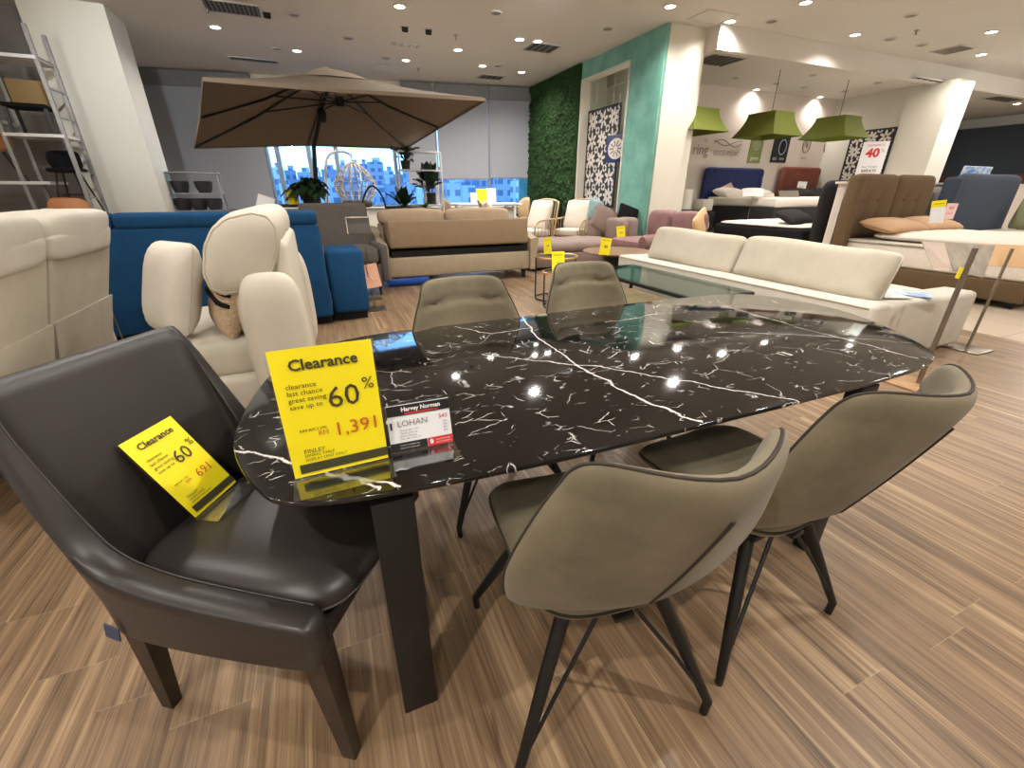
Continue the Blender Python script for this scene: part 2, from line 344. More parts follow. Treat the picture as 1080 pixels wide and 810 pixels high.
def panel(bm, fn, T, p=6, n=14, m=14, fall=8, pinch=False, front=None, back=None):
    """a closed upholstered panel: fn maps (s,t) in -1..1 to a point, T thickness; returns its rim points"""
    sp = lambda i, k: math.sin(PI/2*(-1+2*i/k))
    def ev(s, t):
        e = 1e-3
        a, b = fn(s+e, t)-fn(s-e, t), fn(s, t+e)-fn(s, t-e)
        return fn(s, t), a.cross(b).normalized()
    F, B, rim = {}, {}, {}
    for i in range(n+1):
        for j in range(m+1):
            s0, t0 = sp(i, n), sp(j, m); mx = max(abs(s0), abs(t0)); pn = (abs(s0)**p+abs(t0)**p)**(1/p)
            k = mx/pn if pn > 0 else 1
            s, t = s0*k, t0*k; P, N = ev(s, t)
            h = T/2*(((1-s0**4)*(1-t0**4))**.5 if pinch else max(0, 1-mx**fall)**.5)
            if i in (0, n) or j in (0, m):
                F[i, j] = B[i, j] = bm.verts.new(P); rim[i, j] = P
            else:
                F[i, j] = bm.verts.new(P + N*h*(front(s, t) if front else 1)); B[i, j] = bm.verts.new(P - N*h*(back(s, t) if back else 1))
    for i in range(n):
        for j in range(m):
            bm.faces.new((F[i, j], F[i+1, j], F[i+1, j+1], F[i, j+1])); bm.faces.new((B[i, j+1], B[i+1, j+1], B[i+1, j], B[i, j]))
    order = [(i, 0) for i in range(n)] + [(n, j) for j in range(m)] + [(i, m) for i in range(n, 0, -1)] + [(0, j) for j in range(m, 0, -1)]
    return [rim[k] for k in order]
def flat_fn(c, u, v):
    c, u, v = Vector(c), Vector(u), Vector(v)
    return lambda s, t: c + u*s + v*t
def pillow(bm, c, u, v, T, n=12): panel(bm, flat_fn(c, u, v), T, p=14, n=n, m=n, pinch=True)
def BM(): return bmesh.new()
def part(name, bm, mat, parent=None, smooth=True, ang=42, loc=None):
    bmesh.ops.recalc_face_normals(bm, faces=bm.faces)
    if smooth:
        a = math.radians(ang)
        for f in bm.faces: f.smooth = True
        for e in bm.edges:
            if len(e.link_faces) == 2 and e.calc_face_angle(0) > a: e.smooth = False
    me = bpy.data.meshes.new(name); bm.to_mesh(me); bm.free()
    for m in (mat if isinstance(mat, (list, tuple)) else [mat]): me.materials.append(m)
    o = bpy.data.objects.new(name, me); COL.objects.link(o)
    if parent is not None: o.parent = parent
    if loc is not None: o.location = loc
    return o
def tag(o, label, cat, group=None, kind=None):
    o['label'] = label; o['category'] = cat
    if group: o['group'] = group
    if kind: o['kind'] = kind
    return o
def thing(name, label, cat, loc=(0, 0, 0), rz=0, group=None):
    o = bpy.data.objects.new(name, None); o.empty_display_size = .1; COL.objects.link(o)
    o.location = loc; o.rotation_euler = (0, 0, rz); return tag(o, label, cat, group)
def struct(name, bm, mat, label, cat, smooth=False):
    o = part(name, bm, mat, None, smooth); return tag(o, label, cat, None, 'structure')
def dup(root, loc=None, rz=None, label=None, group=None):
    r = root.copy(); COL.objects.link(r)
    if loc is not None: r.location = loc
    if rz is not None: r.rotation_euler = (0, 0, rz)
    if label: r['label'] = label
    if group: r['group'] = group
    def rec(src, dst):
        for ch in list(src.children):
            c = ch.copy(); COL.objects.link(c); c.parent = dst; rec(ch, c)
    rec(root, r); return r
_txt = bpy.data.curves.new('_txt', 'FONT'); _txo = bpy.data.objects.new('_txt', _txt); COL.objects.link(_txo)
def text(bm, s, size, x=0, z=0, align='CENTER', bold=0, y=-.0012, M_=None, sx=1.0, res=2):
    """lettering in the XZ plane, read from -Y"""
    _txt.body = s; _txt.size = size; _txt.align_x = align; _txt.align_y = 'CENTER'; _txt.offset = bold; _txt.resolution_u = res
    bpy.context.view_layer.update(); dg = bpy.context.evaluated_depsgraph_get()
    me = bpy.data.meshes.new_from_object(_txo.evaluated_get(dg))
    k0 = len(bm.verts); bm.from_mesh(me); bm.verts.ensure_lookup_table()
    X = I(M_) @ Matrix.Translation((x, y, z)) @ Matrix.Diagonal((sx, 1, 1, 1)) @ Matrix(((1, 0, 0, 0), (0, 0, -1, 0), (0, 1, 0, 0), (0, 0, 0, 1)))
    bmesh.ops.transform(bm, matrix=X, verts=bm.verts[k0:]); bpy.data.meshes.remove(me)
def quad(bm, x0, z0, x1, z1, y=-.001, M_=None):
    X = I(M_); bm.faces.new([bm.verts.new(X @ Vector(p)) for p in ((x0, y, z0), (x1, y, z0), (x1, y, z1), (x0, y, z1))])
# ================================================================ dining table
TOPZ = .735
outline = [(-.268, 1.05), (-.2, .85), (-.128, .772), (.027, .735), (.345, .708), (.71, .698), (1.22, .692), (1.62, .696), (1.86, .712), (2.03, .77), (2.2, .96), (2.33, 1.2), (2.378, 1.38), (2.36, 1.58), (2.275, 1.745), (2.1, 1.825), (1.7, 1.85), (1.1, 1.845), (.59, 1.832), (.145, 1.822), (-.1, 1.72), (-.211, 1.54), (-.265, 1.28)]
oc = catmull([Vector((x-TC.x, y-TC.y, 0)) for x, y in outline], 8)
tb = thing('dining_table', 'long dining table with a glossy black white-veined marble top on black metal legs', 'table', TC)
b = BM(); prism(b, oc, TOPZ-.014, TOPZ, .005, seg=3); part('table_top', b, M['marble'], tb, ang=60)
b = BM(); prism(b, [p*.955 for p in oc], TOPZ-.034, TOPZ-.0145, .004); part('under_board', b, M['black_metal'], tb)
b = BM()
for y in (-.36, .36): box(b, (0, y, TOPZ-.069), (1.9, .05, .068))
for x in (-.95, .6): box(b, (x, 0, TOPZ-.069), (.05, .72, .068))
part('apron', b, M['black_metal'], tb)
for x, y in ((.05, .77), (.05, 1.72), (1.585, .74), (1.585, 1.72)):
    b = BM(); box(b, (x-TC.x, y-TC.y, .35), (.088, .05, .70), .003)
    lg = part('leg', b, M['black_metal'], tb)
    b = BM(); box(b, (x-TC.x, y-TC.y, .0015), (.08, .044, .003)); part('foot_pad', b, M['black'], lg)

# ================================================================ taupe dining chairs (local: faces +Y, origin on the floor under the seat)
def chair_back(s, t):
    v = max(0, (t+1)/2)
    hw = (.235 + .045*math.sin(PI*min(1, v*1.15)) - .065*max(0, v-.45)) * (1 - .08*max(0, .3-v)/.3)
    x = s*hw
    z = .398 + .525*v + .012*s*s*v
    y = -.165 - .205*v**1.15 + .10*max(0, .28-v)/.28 - .015*math.sin(PI*v)
    y += (.07*v**.8 + .045)*abs(s)**1.7
    return Vector((x, y, z))
def chair_seat(s, t):
    v = max(0, (t+1)/2)
    hw = .245 - .02*v - .03*(1-v)
    return Vector((s*hw, -.20 + .50*v, .47 - .012*math.sin(PI*v)*(1-s*s) - .035*max(0, v-.75)**1.5*6 + .018*s*s))
def make_chair(label):
    r = thing('dining_chair', label, 'chair', group='taupe dining chairs around the marble table')
    b = BM()
    def groove(s, t):
        d = min(abs(t-.62), abs(t-.12), abs(t+.38)); return 1 - .85*math.exp(-(d/.03)**2) + .12*math.cos(t*12)
    rim = panel(b, chair_back, .052, 8, 22, 36, 10, back=groove)
    bk = part('backrest', b, M['taupe'], r, ang=80)
    b = BM(); tube(b, rim, .0034, 6, closed=True); part('piping', b, M['taupe_pipe'], bk)
    b = BM()
    pts = []
    for k in range(17):
        q = k/16; s_, t_ = -.04 + .10*q, -.90 + 1.62*q; e_ = .002
        N_ = (chair_back(s_+e_, t_)-chair_back(s_-e_, t_)).cross(chair_back(s_, t_+e_)-chair_back(s_, t_-e_)).normalized()
        if N_.y > 0: N_ = -N_
        pts.append(chair_back(s_, t_) + N_*.0262)
    tube(b, pts, .0036, 6); part('back_seam', b, M['taupe_pipe'], bk)
    b = BM(); rim = panel(b, chair_seat, .075, 4.5, 20, 20, 8); st = part('seat', b, M['taupe'], r, ang=80)
    b = BM(); tube(b, rim, .004, 6, closed=True); part('piping', b, M['taupe_pipe'], st)
    b = BM(); box(b, (0, .02, .418), (.30, .34, .022), .006); box(b, (0, .02, .403), (.05, .40, .016), .004); part('seat_frame', b, M['black_metal'], r)
    for sx in (-1, 1):
        for sy in (-1, 1):
            top = Vector((sx*.115, .02+sy*.13, .412)); ft = Vector((sx*.262, .02+(sy*.245), .045)); 
            b = BM(); tube(b, [top, top.lerp(ft, .5), ft, Vector((ft.x*.985, ft.y, 0))], [.0185, .0165, .012, .0105], 12)
            lg = part('leg', b, M['black_metal'], r)
            in_ = Vector((sx*.03, .02+sy*.15, .405))
            b = BM(); tube(b, [in_, in_.lerp(ft, .55) + Vector((0, 0, .012)), ft + Vector((0, 0, .012))], [.006, .0055, .005], 6); part('brace', b, M['black_metal'], lg)
    return r
ch = make_chair('taupe dining chair nearest the camera, its back to us, left one on the near side')
ch.location = (.515, .69, 0); ch.rotation_euler = (0, 0, math.radians(-6.5))
dup(ch, (1.09, .715, 0), math.radians(3), 'taupe dining chair with its back to us, right one on the near side')
dup(ch, (.57, 1.60, 0), math.radians(184), 'taupe dining chair across the table, left one, in front of the beige sofa bed')
dup(ch, (1.31, 1.78, 0), math.radians(184), 'taupe dining chair across the table, right one, in front of the small round nesting tables')

# ================================================================ charcoal leather armchair (local: faces +X)
lc = thing('leather_chair', 'charcoal leather low-armed chair at the left end of the marble table', 'chair', (-.235, 1.055, 0), math.radians(-33))
path = [(.27, -.245, .505), (.2, -.25, .515), (.1, -.253, .525), (0, -.254, .535), (-.09, -.252, .55), (-.15, -.249, .575), (-.185, -.246, .63), (-.213, -.24, .78), (-.235, -.228, .925), (-.25, -.195, .94), (-.256, -.1, .94), (-.257, 0, .94)]
path = path + [(x, -y, z) for x, y, z in path[-2::-1]]
P = catmull([Vector(p) for p in path], 4, closed=False)
rings = []
for i, p in enumerate(P):
    t = (P[min(i+1, len(P)-1)]-P[max(i-1, 0)]); t.z = 0; t.normalize(); nr = Vector((-t.y, t.x, 0))   # left of travel = inside
    zt, zb = p.z, .385; w = .064 - .024*min(1, max(0, (zt-.56)/.3))
    ln = max(0, zt-.5)
    lean = lambda z: -.26*max(0, z-.46)
    base = Vector((p.x, p.y, 0)); ring = []
    prof = [(-.5, 0), (-.5, .25), (-.5, .5), (-.5, .75), (-.5, .93), (-.36, .985), (0, 1), (.36, .985), (.5, .93), (.5, .75), (.5, .5), (.5, .25), (.5, 0)]
    for a, k in prof:
        z = zb + (zt-zb)*k; q = base + nr*(a*w); q = q + Vector((lean(z), 0, z)); ring.append(q)
    rings.append(ring)
def end_rings(rg, d):
    c = sum(rg, Vector())/len(rg); return [[c + (p-c)*k + d*q for p in rg] for k, q in ((.93, .012), (.78, .021), (.45, .026))]
d0 = (P[0]-P[1]); d0.z = 0; d0.normalize(); d1 = (P[-1]-P[-2]); d1.z = 0; d1.normalize()
allr = end_rings(rings[0], d0)[::-1] + rings + end_rings(rings[-1], d1)
b = BM(); loft(b, allr); bk = part('backrest', b, M['leather'], lc, ang=60)
b = BM(); tube(b, [r[4] + Vector((0, 0, .002)) for r in rings[:34]], .0018, 5); tube(b, [r[4] + Vector((0, 0, .002)) for r in rings[-34:]], .0018, 5); part('stitch_line', b, M['stitch'], bk)
b = BM(); box(b, (.01, 0, .385), (.50, .42, .05), .012); part('seat_frame', b, M['leather'], lc)
def lseat(s, t): return Vector((.025 + .262*s + .02*(1-t*t)*max(0, s), t*.218, .468 + .012*(1-s*s)*(1-t*t) - .02*max(0, s)**3))
b = BM(); rim = panel(b, lseat, .10, 5, 20, 20, 6); st = part('seat', b, M['leather'], lc, ang=80)
b = BM(); tube(b, rim, .003, 6, closed=True); part('seat_welt', b, M['stitch'], st)
for x, y in ((.255, -.225), (.255, .225), (-.255, -.205), (-.255, .205)):
    b = BM(); k = 1 if x > 0 else -1
    bar(b, (x-.01*k, y, .40), (x+.018*k, y*1.03, 0), .058, .05, .034); part('leg', b, M['dark_wood'], lc)
b = BM(); box(b, (-.20, -.284, .40), (.035, .003, .045), ry=.3); part('tag', b, plain('navy_tag', (60, 70, 100), .6), lc)

# ================================================================ price signs
def acrylic_sign(label, w, h, loc, rz, lean, group=None, foot=.075):
    r = thing('price_sign', label, 'sign', loc, rz, group)
    X = Matrix.Translation((0, 0, .003)) @ Matrix.Rotation(-lean, 4, 'X')
    b = BM(); box(b, (0, .004, h/2), (w+.008, .0018, h+.006), M_=X); box(b, (0, -foot/2+.004, .0012), (w+.008, foot, .002)); part('clear_holder', b, M['acrylic'], r)
    b = BM(); box(b, (0, .0018, h/2+.002), (w, .0006, h), M_=X); pp = part('paper', b, M['yellow'], r)
    return r, X, pp
def clearance(r, X, pp, w, h, price, rm, lines):
    d = BM(); text(d, 'Clearance', w*.165, 0, h*.885, bold=.004*w, M_=X); part('heading', d, M['ink'], pp)
    d = BM()
    for k, s in enumerate(('clearance', 'last chance', 'great saving', 'save up to')): text(d, s, w*.077, -w*.4, h*(.735-k*.052), 'LEFT', M_=X)
    part('slogan', d, M['ink'], pp)
    d = BM(); text(d, '60', w*.34, w*.135, h*.60, M_=X); text(d, '%', w*.19, w*.40, h*.675, M_=X); part('percentage', d, M['ink'], pp)
    d = BM()
    for k, s in enumerate(lines): text(d, s, w*(.046 if k != 1 else .07), -w*.36, h*(.385, .215, .18, .145)[k], 'LEFT', M_=X)
    part('details', d, M['ink'], pp)
    e = BM(); text(e, rm, w*.08, -w*.13, h*.345, M_=X); text(e, price, w*.225, w*.22, h*.345, M_=X); part('price', e, M['ink_red'], pp)
    f = BM(); quad(f, -w*.43, h*.04, w*.5, h*.115, M_=X); part('dark_strip', f, M['ink'], pp)
r, X, pp = acrylic_sign('large yellow clearance sign standing on the marble table, reading 1,391', .188, .272, (-.033, .845, TOPZ), math.radians(2), math.radians(4))
clearance(r, X, pp, .188, .272, '1,391', 'RM', ('RRP RM 3,290', 'FINLEY', 'DINING TABLE', 'DISPLAY UNIT ONLY'))
A_, B_ = g(207, 546, .53), g(250, 508, .53)
mid = (A_+B_)/2; dv = B_-A_; az = math.atan2(dv.y, dv.x)
r, X, pp = acrylic_sign('yellow clearance sign leaning on the leather chair seat, reading 691', .148, .243, (mid.x, mid.y, .526), az, math.radians(33))
clearance(r, X, pp, .148, .243, '691', 'RM', ('RRP RM 1,728', 'FINLEY', 'DINING CHAIR', 'DISPLAY UNIT ONLY'))
# small white price card
r = thing('price_card', 'small white price card in a clear stand on the marble table', 'sign', (.142, .862, TOPZ), math.radians(-2))
X = Matrix.Translation((0, 0, .003)) @ Matrix.Rotation(math.radians(-14), 4, 'X'); w, h = .142, .108
b = BM(); box(b, (0, .004, h/2), (w+.006, .0018, h+.006), M_=X); box(b, (0, -.03, .0012), (w+.006, .07, .002)); part('clear_holder', b, M['acrylic'], r)
b = BM(); box(b, (0, .0018, h/2+.001), (w, .0006, h), M_=X); pp = part('paper', b, M['white_paper'], r)
b = BM(); quad(b, -w/2, h*.78, w/2, h, M_=X); quad(b, -w/2, h*.015, w*.08, h*.2, M_=X); quad(b, -w*.47, h*.5, -w*.44, h*.65, M_=X); part('black_band', b, M['black_print'], pp)
b = BM(); quad(b, w*.09, h*.015, w/2, h*.2, M_=X); part('red_band', b, M['red'], pp)
b = BM(); quad(b, -w*.23, h*.8, w*.32, h*.83, y=-.0013, M_=X); part('underline', b, M['red'], pp)
b = BM(); text(b, '543', w*.1, w*.38, h*.64, M_=X); part('price', b, M['red'], pp)
b = BM(); text(b, 'Harvey Norman', w*.095, w*.04, h*.905, bold=.0004, y=-.0018, M_=X); part('shop_name', b, M['white_paper'], pp)
b = BM(); text(b, '0', w*.1, w*.15, h*.11, bold=.001, y=-.002, M_=X)
for k in range(2): text(b, 'Interest free instalment plan', w*.027, -w*.2, h*(.14-k*.06), y=-.002, M_=X); text(b, 'up to 36 months', w*.035, w*.34, h*(.14-k*.06), y=-.002, M_=X)
part('small_print', b, M['white_paper'], pp)
b = BM(); text(b, 'LOHAN', w*.14, -w*.36, h*.60, 'LEFT', M_=X); part('heading', b, M['logo_grey'], pp)
b = BM()
for k, s in enumerate(('Dining table 1.8m', 'Marble glass top', 'Black metal leg', 'Size 180 x 90 x 75')): text(b, s, w*.042, -w*.33, h*(.46-k*.062), 'LEFT', M_=X)
part('details', b, M['logo_grey'], pp)
b = BM()
for k in range(4): text(b, 'RM', w*.045, w*.4, h*(.52-k*.07), M_=X)
part('price_column', b, M['logo_grey'], pp)
# ================================================================ blue sofa seen from behind
bb = 4.75
r = thing('blue_sofa', 'long blue fabric sofa seen from behind, with a lower chaise end on its right', 'sofa', (-1.1, bb, 0))
def lx(a): return a+1.1
b = BM(); box(b, (lx(-1.2), .55, .05), (2.36, .85, .1)); box(b, (lx(.18), .62, .05), (.34, .85, .1)); part('plinth', b, M['blue_dark'], r)
for x0, x1 in ((-2.45, -.72), (-.70, .0)):
    xc, w = lx((x0+x1)/2), x1-x0
    b = BM(); box(b, (xc, .12, .55), (w, .22, .92), .035, 3); bk = part('back', b, M['blue'], r)
    hs = ((x0+x1)/2,) if w < 1 else (x0+w*.26, x0+w*.755)
    for hx in hs:
        ww = w*.5 if len(hs) > 1 else w
        b = BM(); box(b, (lx(hx), .10, 1.055), (ww-.008, .2, .135), .045, 3); part('headrest', b, M['blue'], bk)
for x0, x1 in ((-2.4, -1.6), (-1.6, -.75), (-.7, 0)):
    b = BM(); sup(b, (lx((x0+x1)/2), .62, .42), ((x1-x0)-.02, .8, .24), 7); part('seat', b, M['blue'], r)
b = BM(); box(b, (lx(-1.2), .6, .2), (2.4, .8, .24), .03); part('base', b, M['blue'], r)
b = BM(); box(b, (lx(.19), .55, .40), (.36, .84, .62), .03, 3); box(b, (lx(.19), .16, .42), (.37, .14, .66), .05, 3); part('chaise_end', b, M['blue'], r)
# ================================================================ cream sofa on the left, seen from behind
r = thing('cream_sofa', 'cream fabric recliner sofa at the left edge, its slit back cover towards us', 'sofa', (-1.54, 2.97, 0))
b = BM(); box(b, (-.62, -.1, .06), (.8, 2.3, .12)); part('plinth', b, M['black'], r)
SH = Matrix(((1, 0, .32, -.24), (0, 1, 0, 0), (0, 0, 1, 0), (0, 0, 0, 1)))   # its back leans
SY = .28   # the seam between its two backs
bk = None
for y0, y1 in ((-1.4, SY-.008), (SY+.008, 1.13)):
    b = BM(); sup(b, (0, (y0+y1)/2, .72), (.17, y1-y0, .62), 14, 12); b.transform(SH); o_ = part('back', b, M['cream'], r)
    b = BM(); n_ = 40; rings = []
    for k, z in enumerate((.585, .49, .38, .28, .18, .10)):
        ring = []
        for i in range(n_+1):
            t = i/n_; y = y0+(y1-y0)*t + (-.05*k/5*max(0, t-.8)*5 if y0 < 0 else .05*k/5*max(0, .25-t)*4)
            ring.append(Vector((.096 + .012*k/5 + (.014*math.sin(t*19 + k*.25) + .008*math.sin(t*43+y0*3))*k/5, y, z)))
        rings.append(ring + [p + Vector((-.02, 0, 0)) for p in ring[::-1]])
    loft(b, rings); b.transform(SH); part('skirt', b, M['cream'], o_)
    b = BM(); sup(b, (-.06, (y0+y1)/2-(.03 if y0 > 0 else 0), 1.06), (.36, y1-y0-(.02 if y0 > 0 else .0), .25), 5, 14); sup(b, (-.0, (y0+y1)/2-(.03 if y0 > 0 else 0), 1.0), (.24, (y1-y0)*.97, .16), 6, 10); b.transform(SH); part('headrest', b, M['cream_light'], o_)
b = BM(); box(b, (-.5, 0, .27), (.8, 2.2, .3), .05, 3); part('base', b, M['cream'], r)
for y in (-.75, .05, .78): b = BM(); sup(b, (-.5, y, .47), (.8, .72, .22), 6); part('seat', b, M['cream'], r)
b = BM(); box(b, (-.48, 1.16, .35), (.86, .14, .5), .06, 3); part('arm', b, M['cream'], r)
# ================================================================ cream recliner with puffy headrest (local: faces -X)
RL = (-.16, 3.22, 0); RR = 0
r = thing('recliner_sofa', 'cream leather recliner with puffy headrests and a footrest, behind the leather chair', 'sofa', RL, RR)
b = BM(); box(b, (-.42, .1, .16), (.78, 1.15, .26), .04, 3); part('base', b, M['cream_leather'], r)
b = BM(); box(b, (-.42, .1, .02), (.7, 1.05, .035)); part('plinth', b, M['black'], r)
for y in (-.14, .44): b = BM(); sup(b, (-.5, y, .38), (.82, .56, .24), 4.5, 10); part('seat', b, M['cream_leather'], r)
b = BM(); box(b, (-.93, -.62, .22), (.82, .62, .40), .05, 3, rz=math.radians(-59)); sup(b, (-.93, -.62, .38), (.84, .62, .16), 6, 8, rz=math.radians(-59)); part('footrest', b, M['cream_leather'], r)
b = BM(); box(b, (-.07, .15, .56), (.10, 1.12, .96), .045, 3); part('back_shell', b, M['cream_leather'], r)
for y in (-.15, .46):
    b = BM(); sup(b, (-.21, y, .66), (.32, .56, .48), 3.6, 12); part('back_cushion', b, M['cream_leather'], r)
    b = BM(); rings = []
    for yy, k in ((-.318, .06), (-.315, .5), (-.30, .80), (-.285, .875), (-.25, .96), (-.15, 1.0), (0, .99), (.15, 1.0), (.25, .96), (.285, .875), (.30, .80), (.315, .5), (.318, .06)):
        ring = []
        for j in range(40):
            a = 2*PI*j/40; ca, sa = math.cos(a), math.sin(a)
            pl = 1 + (.012*math.cos(13*a) if .2 < abs(yy) < .29 else 0)
            ux_, uz_ = (.20*abs(ca)**.8)*(1 if ca > 0 else -1)*k*pl, .225*abs(sa)**.8*(1 if sa > 0 else -1)*k*pl
            ring.append(Vector((-.25 + ux_ + .06*uz_/.225, y+yy, .975 + uz_ + .03*ux_/.2)))
        rings.append(ring)
    loft(b, rings); h_ = part('headrest', b, M['cream_leather'], r, ang=70)
    b = BM(); tube(b, rings[3], .006, 6, closed=True); part('welt', b, M['cream'], h_)
def arm_fn(s, t): return Vector((-.15 + .17*s, -.50 + .02*t, .46 + .42*t))
b = BM(); panel(b, arm_fn, .13, 3.6, 16, 20, 7, ); part('arm', b, M['cream_leather'], r)
b = BM(); panel(b, lambda s, t: arm_fn(s, t) + Vector((0, 1.30, 0)), .13, 3.6, 16, 20, 7); part('arm', b, M['cream_leather'], r)
q = thing('cushion', 'plump cream cushion standing on the recliner seat beside the striped one', 'cushion', (-.84, 3.08, .77))
b = BM(); rim = panel(b, flat_fn((0, 0, 0), (-.12, .15, 0), (.07, .03, .25)), .21, 14, 14, 14, pinch=True); cv = part('cover', b, M['cream_light'], q)
b = BM(); tube(b, rim, .004, 5, closed=True); part('welt', b, M['cream'], cv)
q = thing('cushion', 'beige shaggy cushion with black stripes, tucked beside the recliner back', 'cushion', (-.57, 3.04, .72))
b = BM(); pillow(b, (0, 0, 0), (-.07, .2, .03), (.07, -.02, .22), .15); cv = part('cover', b, M['shag'], q)
for t in (.2, -.08):
    b = BM(); panel(b, flat_fn(Vector((.07, -.02, .22))*t, Vector((-.068, .194, .029)), Vector((.07, -.02, .22))*.075), .185, 12, 12, 4, 6); part('stripe', b, M['black_fabric'], cv)
# slim stand of a price sign left of the recliner
def sign_post(name, label, foot, top, plate=None, mat=None, rad=.006):
    r = thing(name, label, 'sign', (foot[0], foot[1], 0))
    o = Vector((foot[0], foot[1], 0)); b = BM(); tube(b, [Vector((0, 0, .012)), Vector(top)-o], rad, 8); part('post', b, M['steel'], r)
    b = BM(); box(b, (0, 0, .006), (.22, .26, .012), .003); part('foot_plate', b, M['steel'], r)
    return r, o
p0 = gb(124, 352, 4.2); p1 = gb(103, 292, 4.2); p1 = p1 + (p1-p0)*.35; p1.z = .9
r, o = sign_post('sign_stand', 'slim steel sign stand in the gap between the cream and blue sofas', (p1.x, 4.2), (p1.x, 4.2, p1.z), None)
b = BM(); box(b, Vector((p1.x, 4.2, p1.z))-o + Vector((-.02, 0, .01)), (.26, .2, .006), rx=.35); part('plate', b, M['steel'], r)
# ================================================================ grey armchair behind the blue sofa
c = gb(362, 235, 6.3)
r = thing('grey_armchair', 'dark grey armchair behind the right end of the blue sofa', 'armchair', (c.x-.05, 6.4, 0), .1)
b = BM(); box(b, (0, .28, .72), (.86, .18, .86), .05, 3, rx=-.12); part('backrest', b, M['grey_fabric'], r)
b = BM(); sup(b, (0, -.12, .52), (.8, .7, .22), 6); part('seat', b, M['grey_fabric'], r)
b = BM(); box(b, (0, -.05, .27), (.82, .72, .3), .03); part('base', b, M['grey_fabric'], r)
for x in (-.44, .44): b = BM(); box(b, (x, -.05, .42), (.1, .8, .48), .04, 3); part('arm', b, M['grey_fabric'], r)
for x in (-.36, .36):
    for y in (-.34, .28): b = BM(); bar(b, (x, y, .13), (x, y, 0), .04, .04, .025); part('leg', b, M['dark_wood'], r)
# sign stand with a small dark board in front of it
c = gb(378, 238, 5.9)
r, o = sign_post('sign_stand', 'sign stand with a small grey board, beside the left arm of the beige sofa bed', (c.x+.05, 5.9), (c.x+.05, 5.9, c.z), None)
b = BM(); box(b, c-o, (.27, .012, .19), .003, rx=-.3); pl = part('board', b, M['grey_fabric'], r)
b = BM()
for dx, dz, w_, h_ in ((0, .095, .28, .014), (-.135, 0, .012, .19)): box(b, c-o+Vector((dx, -.006, dz)), (w_, .014, h_), rx=-.3)
part('rim', b, M['steel'], pl)
# peach leaflet stand by the chaise
c = gb(392, 291, 5.3)
r, o = sign_post('sign_stand', 'leaflet stand with a peach card, at the right end of the blue chaise', (c.x, 5.3), (c.x-.05, 5.3, c.z+.13), None)
b = BM(); box(b, c-o, (.17, .006, .27), rx=-.25, ry=-.12); pl = part('card', b, M['terracotta'], r)
b = BM(); tube(b, [c-o+Vector((-.04, -.012, .02)), c-o+Vector((.02, -.012, -.05)), c-o+Vector((.06, -.012, -.06)), c-o+Vector((0, -.012, -.11))], .003, 5); part('printed_swirl', b, M['white_paper'], pl)
b = BM(); box(b, c-o+Vector((-.09, .01, 0)), (.012, .03, .29), rx=-.25, ry=-.12); part('rim', b, M['steel'], pl)
# ================================================================ beige sofa bed
B0 = 6.45
r = thing('sofa_bed', 'beige sofa bed with its long storage lid tilted open, in the centre of the showroom', 'sofa', (1.95, B0, 0))
b = BM(); box(b, (0, .45, .28), (2.22, .86, .28), .03, 3); part('base', b, M['beige'], r)
b = BM(); box(b, (0, .42, .46), (2.1, .7, .10)); part('storage_gap', b, M['black'], r)
def lid(bm):
    box(bm, (0, .30, .70), (2.13, .60, .37), .03, 3, rx=math.radians(-7))
b = BM(); lid(b); part('storage_lid', b, M['beige_box'], r)
for x0, x1 in ((-1.1, -.06), (-.04, 1.08)):
    b = BM(); sup(b, ((x0+x1)/2, .86, .93), (x1-x0, .22, .24), 4, 10); part('back_cushion', b, M['beige_cush'], r)
b = BM(); box(b, (0, .95, .55), (2.2, .14, .6), .05, 3); part('backrest', b, M['beige'], r)
for sx in (-1, 1):
    b = BM(); rings = []
    for k in range(13):
        t = k/12; y = -.02 + .98*t; zt = .62 + .18*t
        ring = []
        for (u, v) in ((-.05, 0), (-.055, .5), (-.07, .8), (-.085, .93), (-.06, 1), (0, 1.0), (.05, .97), (.06, .85), (.055, .5), (.05, 0)):
            ring.append(Vector((sx*(1.16 - u*1.0), y, .14 + (zt-.14)*v)))
        rings.append(ring)
    loft(b, rings); part('arm', b, M['beige'], r)
for x in (-1.02, 1.02):
    for y in (.08, .82): b = BM(); bar(b, (x, y, .15), (x*1.01, y, 0), .06, .06, .04); part('leg', b, M['blue_dark'], r)
c = g(430, 304, .08)
b = BM(); M2 = Matrix.Translation((c.x+.12, B0+.12, .085)) @ Matrix.Rotation(PI/2, 4, 'Y'); lathe(b, [(.03, -.3), (.075, -.3), (.078, -.28), (.078, .28), (.075, .3), (.03, .3)], M_=M2)
tag(part('wrapped_roll', b, M['blue_plastic']), 'blue wrapped roll lying on the floor under the beige sofa bed', 'roll')
# ================================================================ nesting tables with yellow tags
def round_table(name, label, c, rad, z, top, rim_r=.012):
    r = thing(name, label, 'side table', (c[0], c[1], 0))
    b = BM(); lathe(b, [(0, z-.012), (rad, z-.012), (rad, z-.003), (rad-.003, z), (0, z)], seg=32); part('table_top', b, M['black_print'], r)
    b = BM(); tube(b, [Vector((rad*math.cos(2*PI*k/32), rad*math.sin(2*PI*k/32), z-.004)) for k in range(32)], .014, 8, closed=True); part('rim', b, M['gold'], r)
    for k in range(4):
        a = PI/4 + PI/2*k + .3; p = Vector((math.cos(a)*rad*.93, math.sin(a)*rad*.93, 0))
        b = BM(); tube(b, [p + Vector((0, 0, z-.012)), p + Vector((0, 0, .012))], .009, 6); part('leg', b, M['black_metal'], r)
    b = BM(); tube(b, [Vector((rad*.93*math.cos(2*PI*k/28), rad*.93*math.sin(2*PI*k/28), .012)) for k in range(28)], .009, 6, closed=True); part('foot_ring', b, M['black_metal'], r)
    return r
